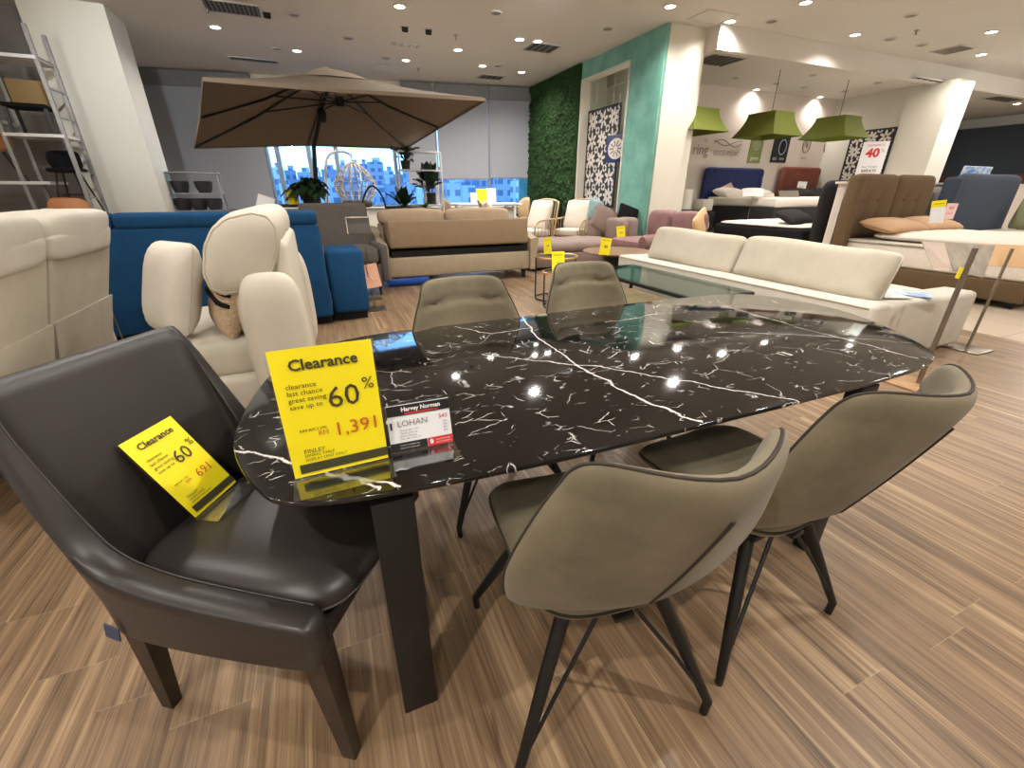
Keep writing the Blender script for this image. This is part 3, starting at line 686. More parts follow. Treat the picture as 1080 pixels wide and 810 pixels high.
round_table('nesting_table', 'taller round brass rimmed nesting table beside the beige sofa bed', (2.72, 4.98), .27, .54, None)
round_table('nesting_table', 'lower round brass rimmed nesting table, in front of its taller twin', (2.60, 4.52), .26, .42, None)
def tent_tag(label, c, w, h, rz, lean=.12, price='78', roll=0):
    r = thing('price_tag', label, 'sign', c, rz)
    X = Matrix.Rotation(roll, 4, 'Y') @ Matrix.Rotation(-lean, 4, 'X')
    b = BM(); box(b, (0, 0, h/2), (w, .002, h), M_=X); box(b, (0, .03, .001), (w, .06, .002)); pp = part('card', b, M['pale_yellow'] if h < .13 else M['yellow'], r)
    b = BM(); text(b, 'Clearance', w*.17, 0, h*.86, M_=X, y=-.0022); part('heading', b, M['ink'], pp)
    b = BM(); text(b, price, w*.36, w*.05, h*.48, M_=X, y=-.0022); part('price', b, M['ink'], pp)
    return r
def tagpx(label, px, py, z, w, h, price, roll=0, dz=0):
    c = g(px, py, z); return tent_tag(label, (c.x, c.y, z+.002+dz), w, h, -math.atan2(c.x, c.y)*.8, .1, price, roll)
tagpx('yellow price tag on the taller nesting table', 578, 268, .545, .10, .20, '79', -.1)
tagpx('yellow price tag on the lower nesting table, right above the dining chair', 589, 291, .426, .14, .26, '78', -.05)
# ================================================================ walnut round coffee table
wc = Vector((4.0, 5.45, 0))
r = thing('coffee_table', 'round walnut coffee table with a dark pedestal, behind the glass table', 'coffee table', wc)
b = BM(); lathe(b, [(0, .465), (.47, .465), (.5, .48), (.5, .492), (.49, .497), (0, .497)], seg=48); part('table_top', b, M['walnut'], r)
b = BM(); lathe(b, [(.3, 0), (.3, .02), (.2, .06), (.17, .25), (.2, .44), (.24, .465)], seg=32); part('pedestal', b, M['black_metal'], r)
tagpx('upper yellow price tag on the round walnut coffee table', 655, 252, .50, .15, .22, '60', -.12)
tagpx('lower yellow price tag at the near rim of the walnut coffee table', 637, 269, .50, .14, .22, '80', .1)
# ================================================================ glass coffee table
r = thing('glass_table', 'low dark framed glass coffee table behind the cream sofa, with a wooden shelf', 'coffee table', (3.2, 3.5, 0))
x0, x1, y0, y1, z = -.36, .33, -.78, .95, .46
b = BM(); box(b, ((x0+x1)/2, (y0+y1)/2, z), (x1-x0, y1-y0, .01)); part('glass_top', b, M['glass_table'], r)
b = BM()
for p, q in (((x0, y0), (x1, y0)), ((x1, y0), (x1, y1)), ((x1, y1), (x0, y1)), ((x0, y1), (x0, y0))): bar(b, (*p, z-.022), (*q, z-.022), .03, .03)
part('frame', b, M['black_metal'], r)
for x in (x0, x1):
    for y in (y0, y1): b = BM(); bar(b, (x, y, z-.03), (x, y, 0), .03, .03); part('leg', b, M['black_metal'], r)
b = BM(); box(b, ((x0+x1)/2, (y0+y1)/2, .16), (x1-x0-.04, y1-y0-.06, .03), .004); part('shelf', b, M['oak'], r)
# ================================================================ big cream sofa on the right
r = thing('cream_sofa', 'big low cream sofa with two loose back cushions, to the right of the marble table', 'sofa', (3.68, 1.82, 0))
Ls = 3.15
b = BM(); box(b, (.11, Ls/2, .27), (.24, Ls, .48), .035, 3); bk = part('backrest', b, M['cream_light'], r)
b = BM(); tube(b, [(-.012, .03, .49), (-.012, Ls-.03, .49)], .005, 6); part('piping', b, M['cream'], bk)
for y in (.13, Ls-.13):
    b = BM(); box(b, (.76, y+(.004 if y < 1 else -.004), .266), (1.42, .27, .478), .045, 3); part('arm', b, M['cream_light'], r)
b = BM(); box(b, (.72, Ls/2, .23), (1.2, Ls-.44, .40), .01); part('base', b, M['cream_light'], r)
for k in range(2): b = BM(); sup(b, (.72, .26+(Ls-.52)*(k+.5)/2, .385), (1.18, (Ls-.52)/2+.01, .2), 12); part('seat', b, M['cream_light'], r)
for k, (y0, y1) in enumerate(((.12, 1.50), (1.52, 2.85))):
    def cu(s, t, y0=y0, y1=y1): return Vector((.33 + .07*t, (y0+y1)/2 + s*(y1-y0)/2*(1+.0*t), .665 + .20*t + .012*math.sin(s*3)))
    b = BM(); rim = panel(b, cu, .27, 10, 30, 18, 7); cs = part('back_cushion', b, M['cream'], r, ang=80)
    b = BM(); tube(b, rim, .005, 6, closed=True); part('welt', b, M['cream_light'], cs)
for y in (.14, Ls-.14): b = BM(); box(b, (.1, y, .015), (.1, .1, .03)); part('foot', b, M['black'], r)
# steel sign stand with a tilted plate in front of it
r = thing('sign_stand', 'steel sign stand with a tilted plate, seen from behind beside the cream sofa', 'sign', (3.84, 1.47, 0))
O_ = Vector((3.84, 1.47, 0)); zt = gb(1025, 262, 1.47).z
b = BM(); tube(b, [Vector((0, 0, .01)), Vector((.0, 0, zt))], .016, 10); part('post', b, M['steel'], r)
b = BM(); box(b, (-.04, 0, .006), (.28, .26, .012), .003); part('foot_plate', b, M['oak'], r)
c4 = [gb(x, y, bb_)-O_ for x, y, bb_ in ((966, 254, 1.62), (1040, 257, 1.46), (1034, 291, 1.40), (1008, 288, 1.40), (1000, 284, 1.5))]
b = BM(); q4 = [gb(x, y, b_)-O_ for x, y, b_ in ((996, 256, 1.68), (1050, 259, 1.62), (1037, 293, 1.52), (1006, 285, 1.56))]
n4 = (q4[1]-q4[0]).cross(q4[3]-q4[0]).normalized()*.005
loft(b, [q4, [p + n4 for p in q4]]); pl = part('plate', b, M['plate_grey'], r, False)
b = BM(); q4 = [gb(x, y, b_)-O_ for x, y, b_ in ((972, 254, 1.70), (996, 256, 1.68), (1006, 286, 1.56), (985, 285, 1.60))]
loft(b, [q4, [p + n4*.6 for p in q4]]); part('leaflet', b, M['plate_pink'], pl, False)
b = BM(); c_ = gb(1012, 288, 1.46)-O_; box(b, c_, (.05, .004, .07), ry=.2); part('yellow_tag', b, M['yellow'], pl, False)
t_ = gb(1068, 262, 1.75); f_ = Vector((t_.x, t_.y, 0))
r = thing('sign_stand', 'second steel sign stand with a tan plate, at the right edge behind the first', 'sign', f_)
b = BM(); tube(b, [Vector((0, 0, .01)), Vector((0, 0, t_.z))], .012, 8); part('post', b, M['steel'], r)
b = BM(); box(b, (0, 0, .006), (.28, .26, .012), .003); part('foot_plate', b, M['steel'], r)
b = BM(); box(b, (.09, .07, t_.z-.07), (.3, .006, .2), rx=-.6, rz=-.9); part('plate', b, M['tan'], r)
for k, (dx, dy, rz_, mt, lb) in enumerate(((4.42, 1.99, .4, 'box_print', 'sky blue printed magazine lying across the near arm of the big cream sofa'), (4.18, 2.03, -.5, 'white_paper', 'white leaflet lying on the near arm of the big cream sofa beside the blue magazine'))):
    b = BM(); box(b, (dx, dy, .515+.006*k), (.22, .3, .006), rz=rz_); tag(part('magazine', b, M[mt], smooth=False), lb, 'magazine')
# ================================================================ mauve corner sofa with tufted chaise
r = thing('mauve_sofa', 'mauve grey corner sofa with a tufted chaise, below the turquoise wall', 'sofa', (3.32, 6.95, 0))
b = BM(); box(b, (1.0, .5, .17), (1.98, .98, .24), .03); part('base', b, M['mauve'], r)
def tuft(s, t):
    return 1 + .10*math.cos(s*2*PI*1.5)*math.cos(t*2*PI*1)
b = BM(); panel(b, flat_fn((1.0, .5, .37), (1.0, 0, 0), (0, .5, 0)), .24, 7, 30, 20, 6, front=tuft, back=tuft); part('chaise_cushion', b, M['mauve'], r, ang=80)
b = BM(); box(b, (2.12, .6, .45), (.24, 1.2, .8), .08, 3); part('backrest', b, M['mauve'], r)
for y in (.3, .9): b = BM(); sup(b, (1.93, y, .62), (.24, .56, .44), 4); part('back_cushion', b, M['mauve'], r)
for x in (.08, 1.9):
    for y in (.08, .9): b = BM(); bar(b, (x, y, .06), (x, y, 0), .05, .05, .04); part('leg', b, M['blue_dark'], r)
def px_pillow(name, label, px, py, b_, w, h, T, mat, az=0, roll=0, lean=.25):
    c = gb(px, py, b_); u = Vector((math.cos(az)*w/2, math.sin(az)*w/2, 0)); v = Vector((math.sin(az)*math.sin(lean), -math.cos(az)*0+math.cos(az)*math.sin(lean), math.cos(lean)))*(h/2)
    if roll:
        Rm = Matrix.Rotation(roll, 3, u.cross(v).normalized()); u = Rm @ u; v = Rm @ v
    bm = BM(); pillow(bm, c, u, v, T); return tag(part(name, bm, mat), label, 'cushion')
px_pillow('cushion', 'mauve grey cushion left of the black one on the mauve sofa', 638, 232, 7.55, .52, .46, .16, M['mauve'], -.3, -.5)
px_pillow('cushion', 'black cushion in the middle of the mauve sofa', 661, 232, 7.3, .40, .52, .14, M['black_fabric'], -.3, -.35)
px_pillow('cushion', 'aqua patterned cushion behind the mauve grey one', 628, 222, 7.8, .3, .4, .12, M['aqua'], -.5, -.3)
# ================================================================ pink velvet sofa
r = thing('pink_sofa', 'dusty pink velvet sofa in front of the white column, partly behind the cream sofa', 'sofa', (4.75, 5.7, 0))
b = BM(); box(b, (.55, .65, .24), (1.05, 1.25, .3), .04, 3); part('base', b, M['pink'], r)
b = BM(); sup(b, (.5, .66, .45), (.95, .95, .2), 6); part('seat', b, M['pink'], r)
b = BM(); tube(b, [(-.02, .1, .53), (.03, .1, .535), (.5, .1, .55), (1.15, .1, .56)], [.10, .125, .13, .13], 16); box(b, (.55, .1, .3), (1.0, .2, .42), .04); part('arm', b, M['pink'], r)
for y0, y1 in ((.0, .66), (.68, 1.28)): b = BM(); sup(b, (1.12, (y0+y1)/2, .74), (.30, y1-y0, .5), 4.5, 10); part('back_cushion', b, M['pink'], r)
for x in (.1, 1.1):
    for y in (.1, 1.2): b = BM(); bar(b, (x, y, .1), (x, y, 0), .05, .05, .03); part('leg', b, M['dark_wood'], r)
px_pillow('cushion', 'tan cushion on the right of the pink sofa', 739, 236, 5.75, .46, .36, .12, M['tan'], .3, .5)
# ================================================================ rattan armchairs
def rattan(label, x, y, rz, z0=1.0):
    r = thing('rattan_armchair', label, 'armchair', (x, y, 0), rz, 'rattan armchairs by the moss wall')
    b = BM(); sup(b, (0, -.02, .48), (.62, .6, .16), 6); part('seat_cushion', b, M['pale_pillow'], r)
    b = BM(); pillow(b, (0, .2, .82), (.3, 0, 0), (0, .1, .30), .2); part('back_cushion', b, M['pale_pillow'], r)
    b = BM(); box(b, (0, 0, .37), (.64, .62, .05), .015); part('seat_frame', b, M['rattan'], r)
    b = BM(); tube(b, catmull([Vector(p) for p in ((-.36, .26, .40), (-.36, .38, 1.0), (-.3, .42, 1.1), (0, .44, 1.14), (.3, .42, 1.1), (.36, .38, 1.0), (.36, .26, .40))], 5, False), .02, 8); part('back_frame', b, M['rattan'], r)
    b = BM()
    for k in range(-4, 5): tube(b, [(k*.07, .28, .42), (k*.07, .40, 1.08)], .009, 6)
    part('back_canes', b, M['rattan'], r)
    for sx in (-1, 1):
        b = BM(); tube(b, catmull([Vector((sx*.34, -.30, 0)), Vector((sx*.35, -.31, .5)), Vector((sx*.37, -.28, .68)), Vector((sx*.37, -.1, .74)), Vector((sx*.37, .3, .76))], 5, False), .018, 8); part('arm', b, M['rattan'], r)
        b = BM(); tube(b, [(sx*.34, .3, .4), (sx*.34, .34, 0)], .018, 8); part('leg', b, M['rattan'], r)
        b = BM()
        for k in range(5): tube(b, [(sx*.36, -.22+.11*k, .40), (sx*.37, -.22+.11*k, .73)], .008, 6)
        part('arm_canes', b, M['rattan'], r)
    return r
rattan('rattan armchair with pale cushions, immediately left of the mauve sofa', 4.3, 8.95, math.radians(-70))
rattan('rattan armchair with a tall curved back behind the mauve cushions', 5.15, 8.72, math.radians(-60))
rattan('rattan armchair with cream cushions behind the right end of the beige sofa bed', 3.4, 8.6, math.radians(75))
# ================================================================ brown bed (local: head at y=0, foot towards -Y)
def headboard(name_parent, w, z1, T, mat, y=0, buttons=None, bm_mat=None, split=False, z0=.1, lean=0, name='headboard', pitch=.018, p=14, n=40, m=24):
    segs = ((-w/2, 0), (0, w/2)) if split else ((-w/2, w/2),)
    out = []
    for x0, x1 in segs:
        fr = None
        if buttons:
            bx, bz = buttons
            def fr(s, t, x0=x0, x1=x1):
                x = (x0+x1)/2 + s*(x1-x0)/2; z = (z0+z1)/2 + t*(z1-z0)/2
                d = min(math.hypot(x-q[0], z-q[1]) for q in bx_list)
                return 1 - .55*math.exp(-(d/bz)**2)
            bx_list = bx
        b = BM(); panel(b, flat_fn(((x0+x1)/2, y, (z0+z1)/2), ((x1-x0)/2, 0, 0), (0, lean, (z1-z0)/2)), T, p, n, m, 16, front=fr)
        out.append(part(name, b, mat, name_parent, ang=70))
    return out
bx, by = 8.32, 4.42
r = thing('bed', 'brown linen bed with a tufted two-panel headboard and a cream mattress', 'bed', (bx, by, 0), math.radians(2))
pts = [(-.75, 1.17), (-.42, 1.17), (.28, 1.17), (.62, 1.17), (-.75, .9), (-.42, .9), (.28, .9), (.62, .9)]
hbs = headboard(r, 2.16, 1.53, .14, M['brown_fabric'], 0, (pts, .06), split=True)
def buttons(pts, y, s_, mat, parent):
    b = BM(); sup(b, (0, 0, 0), (s_, .02, s_), 2, 4); o = part('button', b, mat, parent, loc=(pts[0][0], y, pts[0][1]))
    for x, z in pts[1:]:
        c = o.copy(); COL.objects.link(c); c.parent = parent; c.location = (x, y, z)
buttons(pts[:2] + pts[4:6], -.045, .03, M['brown_fabric'], hbs[0]); buttons(pts[2:4] + pts[6:], -.045, .03, M['brown_fabric'], hbs[1])
b = BM(); box(b, (-1.10, -.06, .8), (.13, .2, 1.42), .05, 3); part('headboard_wing', b, M['brown_fabric'], r)
b = BM(); box(b, (0, -1.12, .20), (2.04, 2.1, .24), .03, 3); part('base', b, M['brown_fabric'], r)
b = BM(); box(b, (0, -1.12, .465), (2.0, 2.06, .29), .05, 4); part('mattress', b, M['quilt'], r)
b = BM(); box(b, (0, -1.13, .625), (2.04, 2.06, .03), .012); part('mattress_edge', b, M['cream_light'], r)
def quilt(s, t): return 1 + .05*math.sin(s*19)*math.sin(t*13) + .06*math.sin(s*5+t*4)
b = BM(); panel(b, flat_fn((.06, -1.2, .70), (.96, 0, 0), (0, .92, 0)), .14, 8, 34, 34, 5, front=quilt, back=quilt); part('topper', b, M['quilt'], r, ang=80)
for x in (-.9, .9):
    for y in (-.2, -2.05): b = BM(); bar(b, (x, y, .09), (x, y, 0), .06, .06, .05); part('leg', b, M['black'], r)
for k, x in enumerate((-.48, .46)):
    c = Vector((bx+x, by-.42, .83))
    b = BM(); pillow(b, c, (.46, 0, 0), (0, .25, .05), .17); tag(part('bed_pillow', b, M['peach']), ('peach satin pillow on the left half of the brown bed', 'peach satin pillow on the right half of the brown bed')[k], 'pillow')
def card(name, label, px, py, b_, w, h, az, paper, band, words, wink='red', roll=0.0, lean=.1, z=None):
    c = gb(px, py, b_)
    if z: c.z = z
    r = thing(name, label, 'sign', (c.x, c.y, c.z), az)
    X = Matrix.Rotation(roll, 4, 'Y') @ Matrix.Rotation(-lean, 4, 'X')
    b = BM(); box(b, (0, 0, h/2), (w, .003, h), M_=X); box(b, (0, .03, .0015), (w, .07, .003)); pp = part('card', b, M[paper], r)
    if band: b = BM(); quad(b, -w/2, h*.7, w/2, h, y=-.0025, M_=X); part('header_band', b, M[band], pp)
    if words:
        b = BM()
        for s, sz, zz in words: text(b, s, w*sz, 0, h*zz, y=-.004, M_=X)
        part('lettering', b, M[wink], pp)
    return r
card('price_card', 'white card with a yellow header on the brown bed', 987, 235, 3.55, .15, .29, math.radians(-55), 'white_paper', 'yellow', [('Clearance', .18, .86)], 'ink', -.15)
card('price_card', 'pink and white price card on the brown bed, right of the yellow-topped one', 999, 231, 3.65, .12, .21, math.radians(-55), 'pink_paper', None, [('40', .5, .7), ('SAVE', .25, .35)], 'red', .02)
# partition behind the brown bed
b = BM(); box(b, (10.45, by+.27, .70), (5.9, .12, 1.40)); box(b, (10.45, by+.27, 1.415), (6.0, .17, .03)); tag(part('partition', b, M['wall_pink'], smooth=False), 'low cream partition behind the brown and slate headboards', 'partition')
# slate bed
sx0 = 11.0
r = thing('bed', 'slate blue fabric headboard bed to the right of the brown bed', 'bed', (sx0, by-.02, 0), math.radians(2))
headboard(r, 2.3, 1.57, .16, M['slate'], 0, None, n=14, m=12)
b = BM(); box(b, (-1.16, .02, .8), (.12, .24, 1.42), .05, 3); part('headboard_wing', b, M['slate'], r)
b = BM(); box(b, (0, -1.1, .22), (2.0, 2.1, .43), .03); part('base', b, M['slate'], r)
b = BM(); box(b, (0, -1.1, .54), (1.95, 2.05, .22), .07, 4); part('mattress', b, M['quilt'], r)
b = BM(); pillow(b, Vector((11.75, 3.9, 1.0)), (.10, .28, 0), (.12, 0, .33), .18); tag(part('cushion', b, M['lime_fabric']), 'sage green cushion at the right edge, against the slate headboard', 'cushion')
c = gb(1030, 178, by+.2)
b = BM(); box(b, (11.1, by+.26, 1.57), (.62, .16, .27), .008, M_=None, rx=.12); q = part('display_box', b, M['box_print']); tag(q, 'sky blue printed box on the partition above the slate headboard', 'box')
b = BM(); box(b, (11.1, by+.17, 1.57), (.64, .012, .03), rx=.12); part('white_edge', b, M['white_paper'], q)
# black headboard bed, seen from its side, white quilted mattress
r = thing('bed', 'charcoal bed with a white quilted mattress, left of the brown headboard', 'bed', (8.42, 4.92, 0), math.radians(180))
headboard(r, 1.98, 1.46, .16, M['charcoal_fabric'], 0, None, n=12, m=12)
b = BM(); box(b, (.1, -1.0, .27), (2.0, 1.9, .46), .03); part('base', b, M['charcoal_fabric'], r)
b = BM(); box(b, (.1, -1.0, .60), (2.0, 1.88, .24), .06, 4); part('mattress', b, M['black_fabric'], r)
b = BM(); panel(b, flat_fn((.1, -1.02, .74), (.99, 0, 0), (0, .92, 0)), .10, 8, 30, 30, 4, front=lambda s, t: 1+.1*math.sin(s*16)*math.sin(t*20)); part('topper', b, M['quilt'], r, ang=80)
b = BM(); pillow(b, Vector((7.75, 5.5, .88)), (.34, .05, 0), (0, .2, .08), .17); tag(part('bed_pillow', b, M['charcoal_fabric']), 'charcoal pillow on the white quilted mattress', 'pillow')
# beds along the far wall, on a plinth
BW = 8.95
PL = .5
b = BM(); box(b, (10.2, BW-1.25, PL/2), (5.4, 2.3, PL), .01); tag(part('display_plinth', b, M['black']), 'dark display plinth under the two far beds', 'platform')
def far_bed(label, x0, x1, z1, mat, base, matt, seed):
    xc, w = (x0+x1)/2, x1-x0
    r = thing('bed', label, 'bed', (xc, BW-.12, PL))
    pts = []
    nx = int(w/.17)
    for j in range(6):
        for i in range(nx):
            pts.append((-w/2 + (i + (.5 if j % 2 else .0) + .3)*w/nx, z1-PL-.12 - j*.125))
    hb = headboard(r, w, z1-PL, .15, M[mat], 0, (pts, .045), p=16, n=56, m=36)
    buttons(pts, -.04, .025, M[mat], hb[0])
    b = BM(); box(b, (0, -1.1, .26), (w-.05, 1.9, .46), .03); part('base', b, M[base], r)
    b = BM(); box(b, (0, -1.1, .58), (w-.1, 1.9, .2), .06, 4); part('mattress', b, M[matt], r)
    return r
far_bed('navy velvet tufted bed against the far wall', 8.82, 10.82, 1.84, 'navy', 'charcoal_fabric', 'quilt', 1)
far_bed('brown leather tufted bed against the far wall', 11.45, 13.0, 1.9, 'brown_leather', 'navy', 'quilt', 2)
for nm, x, l, mt in (('bed_pillow', 9.35, 'white pillow on the left of the navy bed', 'quilt'), ('bed_pillow', 10.25, 'white pillow on the right of the navy bed', 'quilt'), ('bed_pillow', 11.85, 'grey pillow on the left of the brown leather bed', 'charcoal_fabric'), ('bed_pillow', 12.6, 'grey pillow on the right of the brown leather bed', 'charcoal_fabric')):
    b = BM(); pillow(b, Vector((x, BW-.52, PL+.76)), (.38, 0, 0), (0, .24, .06), .2); tag(part(nm, b, M[mt]), l, 'pillow')
card('price_card', 'pink price card on the navy bed', 768, 206, 8.45, .34, .26, -.6, 'pink_paper', None, None, roll=-.5, lean=.5, z=PL+.72)
card('price_card', 'white price card with a gold print on the brown leather bed', 843, 206, 8.5, .22, .36, -.6, 'white_paper', None, [('40', .5, .6)], 'gold', .05, z=PL+.68)
for k, (px, py0, py1, lb) in enumerate(((794, 222, 203, 'slim sign stand with a pink plate in front of the navy bed'), (832, 226, 205, 'slim sign stand with a grey plate in front of the brown leather bed'))):
    t_ = gb(px, py1, 7.3); r, o = sign_post('sign_stand', lb, (t_.x, 7.3), (t_.x+.02, 7.3, t_.z))
    b = BM(); box(b, t_-o, (.42, .01, .2), rx=-.7, rz=-.5); part('plate', b, M['pink_paper' if k == 0 else 'steel'], r)
for k, (px, py, w) in enumerate(((722, 205, .34), (743, 208, .3))):
    c = gb(px, py, 7.9); b = BM(); lathe(b, [(0, -.3), (w*.5, -.3), (w*.5, .1), (0, .1)], c=c, seg=20)
    if k: 
        b.free(); b = BM(); box(b, c + Vector((0, 0, -.16)), (.3, .3, .24), .03)
    tag(part('stool' if k else 'bin', b, M['wall']), ('pale round bin beside the white column', 'white bedside stool left of the navy bed')[k], ('bin', 'stool')[k])
    cc = c.copy()
    b = BM(); box(b, (cc.x, cc.y, (cc.z-.3)/2), (.4, .4, cc.z-.3), .01); tag(part('display_stand', b, M['black']), ('black display stand under the pale round bin', 'black display stand under the white bedside stool')[k], 'stand')
# ---- green lamps
def lamp(label, x, y, zt, zb, wt, wb, lit):
    r = thing('pendant_lamp', label, 'lamp', (x, y, 0), math.radians(4), 'green pendant lamps')
    b = BM(); rings = []
    for k in range(9):
        t = k/8; w = wb + (wt-wb)*(1-(1-t)**1.7); z = zb + (zt-zb)*t
        rings.append([Vector((sx*w/2, sy*w/2, z)) for sx, sy in ((-1, -1), (1, -1), (1, 1), (-1, 1))])
    inner = [[p*1 + Vector((-p.x*.03, -p.y*.03, 0)) for p in rg] for rg in rings[::-1]]
    loft(b, rings + inner, cap=False); part('lamp_shade', b, M['lime'], r, ang=30)
    b = BM(); tube(b, [(0, 0, zt-.06), (0, 0, 3.5)], .006, 6); part('cord', b, M['black'], r)
    b = BM(); box(b, (0, 0, zt-.03), (wt, .012, .012)); box(b, (0, 0, zt-.03), (.012, wt, .012)); part('shade_frame', b, M['black_metal'], r)
    b = BM(); sup(b, (0, 0, zt-.22), (.12, .12, .16), 2.2, 8); part('bulb', b, M['led_lime'] if lit else M['white_paper'], r)
    return r
M['led_lime'] = emit('lit_bulb', (1, .95, .75), 30)
lamp('left green pendant lamp, partly behind the white column', 6.9, 7.4, 2.70, 2.32, .6, .94, False)
lamp('middle green pendant lamp over the beds', 8.93, 7.4, 2.76, 2.33, .6, .96, False)
lamp('right green pendant lamp, glowing on its right side', 11.05, 7.4, 2.80, 2.38, .62, 1.02, True)
# ---- signs on the far wall
def wall_sign(label, px, py, build, y=BW-.012):
    c = gb(px, py, y); r = thing('wall_sign', label, 'sign', c); build(r); return r
def s1(r):
    b = BM(); text(b, 'ring', .32, 0, -.02); part('lettering', b, M['logo_grey'], r)
    b = BM(); text(b, 'sp', .12, .12, .2); part('small_lettering', b, M['logo_grey'], r)
def s2(r):
    for k in (0, 1):
        b = BM(); pts = [Vector((-.45+.9*t/20, -.004, .12 + .07*math.sin(t/20*2*PI + k*2.2)*(1-.2*k))) for t in range(21)]; tube(b, pts, .011, 5); part('wave', b, M['logo_grey'], r)
    b = BM(); text(b, 'ECCO-PEDIC', .14, 0, -.10, sx=1.05); part('lettering', b, M['logo_grey'], r)
def s3(r):
    b = BM(); box(b, (0, 0, 0), (.44, .016, .60)); bd = part('board', b, M['olive'], r)
    b = BM(); lathe(b, [(0, 0), (.13, 0), (.13, .004), (0, .004)], M_=Matrix.Translation((0, -.009, .1)) @ Matrix.Rotation(PI/2, 4, 'X'), seg=20); part('emblem', b, M['lime_fabric'], bd)
    b = BM(); text(b, 'green', .12, 0, -.19, y=-.012); part('lettering', b, M['white_paper'], bd)
def s4(r):
    b = BM(); box(b, (0, 0, 0), (.58, .016, .60)); bd = part('board', b, M['shop_dark'], r)
    b = BM(); tube(b, [Vector((.05+.13*math.cos(2*PI*k/24), -.012, .06+.17*math.sin(2*PI*k/24))) for k in range(24)], .012, 6, closed=True); part('ring', b, M['navy_light'], bd)
    b = BM(); text(b, 'eo', .14, -.16, -.2, y=-.012); text(b, 'care', .1, .1, -.2, y=-.012); part('lettering', b, M['white_paper'], bd)
M['navy_light'] = plain('pale_blue_print', (150, 170, 205), .5)
def s5(r):
    b = BM(); tube(b, [Vector((.14*math.cos(2*PI*k/24), -.006, .08+.2*math.sin(2*PI*k/24))) for k in range(24)], .012, 6, closed=True); part('oval', b, M['logo_grey'], r)
    b = BM(); tube(b, [(-.05, -.006, .16), (-.03, -.006, .04), (.05, -.006, 0), (.02, -.006, .12)], .01, 5); part('curl', b, M['logo_grey'], r)
    b = BM(); text(b, 'nature', .09, 0, -.24); part('lettering', b, M['logo_grey'], r)
def s6(r):
    b = BM(); tube(b, [Vector((.22*math.cos(a), -.006, .08+.22*math.sin(a))) for a in [PI*.95+PI*1.2*k/16 for k in range(17)]], .014, 6); part('arc', b, M['logo_grey'], r)
    b = BM(); text(b, 'jm', .28, 0, .1, bold=.006); part('initials', b, M['logo_grey'], r)
    b = BM(); text(b, 'COLLECTION', .075, 0, -.26); part('lettering', b, M['logo_grey'], r)
wall_sign('grey lettering ring on the far wall, beside the white column', 739, 157, s1)
wall_sign('grey wavy logo lettering on the far wall, between lamp and navy headboard', 767, 157, s2)
wall_sign('olive green square sign with a round emblem on the far wall', 797, 158, s3)
wall_sign('black square sign with a pale ring on the far wall', 823, 158, s4)
wall_sign('thin oval emblem in grey on the far wall, right of the black sign', 850, 156, s5)
wall_sign('rightmost grey emblem on the far wall, letters over an arc', 874, 158, s6)
# ---- black and white cut-out panels (generic petals)
def petals(bm, w, h, seed, y=-.012):
    rnd = random.Random(seed)
    def leaf(cx, cz, L, wd, a):
        pts = []
        for k in range(8):
            t = 2*PI*k/8; x, z = L/2*math.cos(t), wd/2*math.sin(t)
            pts.append(bm.verts.new((cx + x*math.cos(a)-z*math.sin(a), y, cz + x*math.sin(a)+z*math.cos(a))))
        bm.faces.new(pts)
    st = w/3
    ny = max(1, round(h/st))
    for j in range(ny):
        cz = -h/2 + (j+.5)*h/ny
        for i in range(3):
            cx = -w/2 + (i+.5)*w/3; n = 8 if (i+j) % 2 == 0 else 6
            for k in range(n):
                a = 2*PI*k/n + (.2 if i == 1 else .6); leaf(cx + math.cos(a)*st*.27, cz + math.sin(a)*st*.27, st*.42, st*.19, a)
            for k in range(4): a = PI/4 + PI/2*k; leaf(cx + math.cos(a)*st*.56, cz + math.sin(a)*st*.56, st*.24, st*.13, a+PI/2)
    for k in range(int(h/st*2)+1):
        for sx in (-1, 1): leaf(sx*(w/2-.05), -h/2 + k*h/(int(h/st*2)+1)+.08, st*.3, st*.12, .8*sx)
c0, c1 = ga(613, 124, 5.95), ga(645, 216, 5.95)
r = thing('decor_panel', 'tall black hanging panel with white flower cut-outs, in the recess of the turquoise wall', 'panel', (5.95, 9.02, 1.95), math.radians(-90))
w, h = 1.22, 1.95
b = BM(); box(b, (0, 0, 0), (w, .02, h)); bd = part('board', b, M['black_print'], r)
b = BM(); petals(b, w-.08, h-.08, 3); o_ = part('petals', b, M['mesh_white'], bd); o_['kind'] = 'stuff'
for x in (-.3, .3): b = BM(); tube(b, [(x, 0, h/2), (x, 0, 3.4-1.95)], .006, 5); part('wire', b, M['grey_metal'], r)
r = thing('decor_panel', 'square black panel with white flower cut-outs on the side wall, behind the 40 sign', 'panel', (13.05, 7.78, 2.08), math.radians(-90))
w, h = 1.02, 1.25
b = BM(); box(b, (0, 0, 0), (w, .03, h)); bd = part('board', b, M['black_print'], r)
b = BM(); petals(b, w-.08, h-.08, 5, y=-.018); o_ = part('petals', b, M['mesh_white'], bd); o_['kind'] = 'stuff'
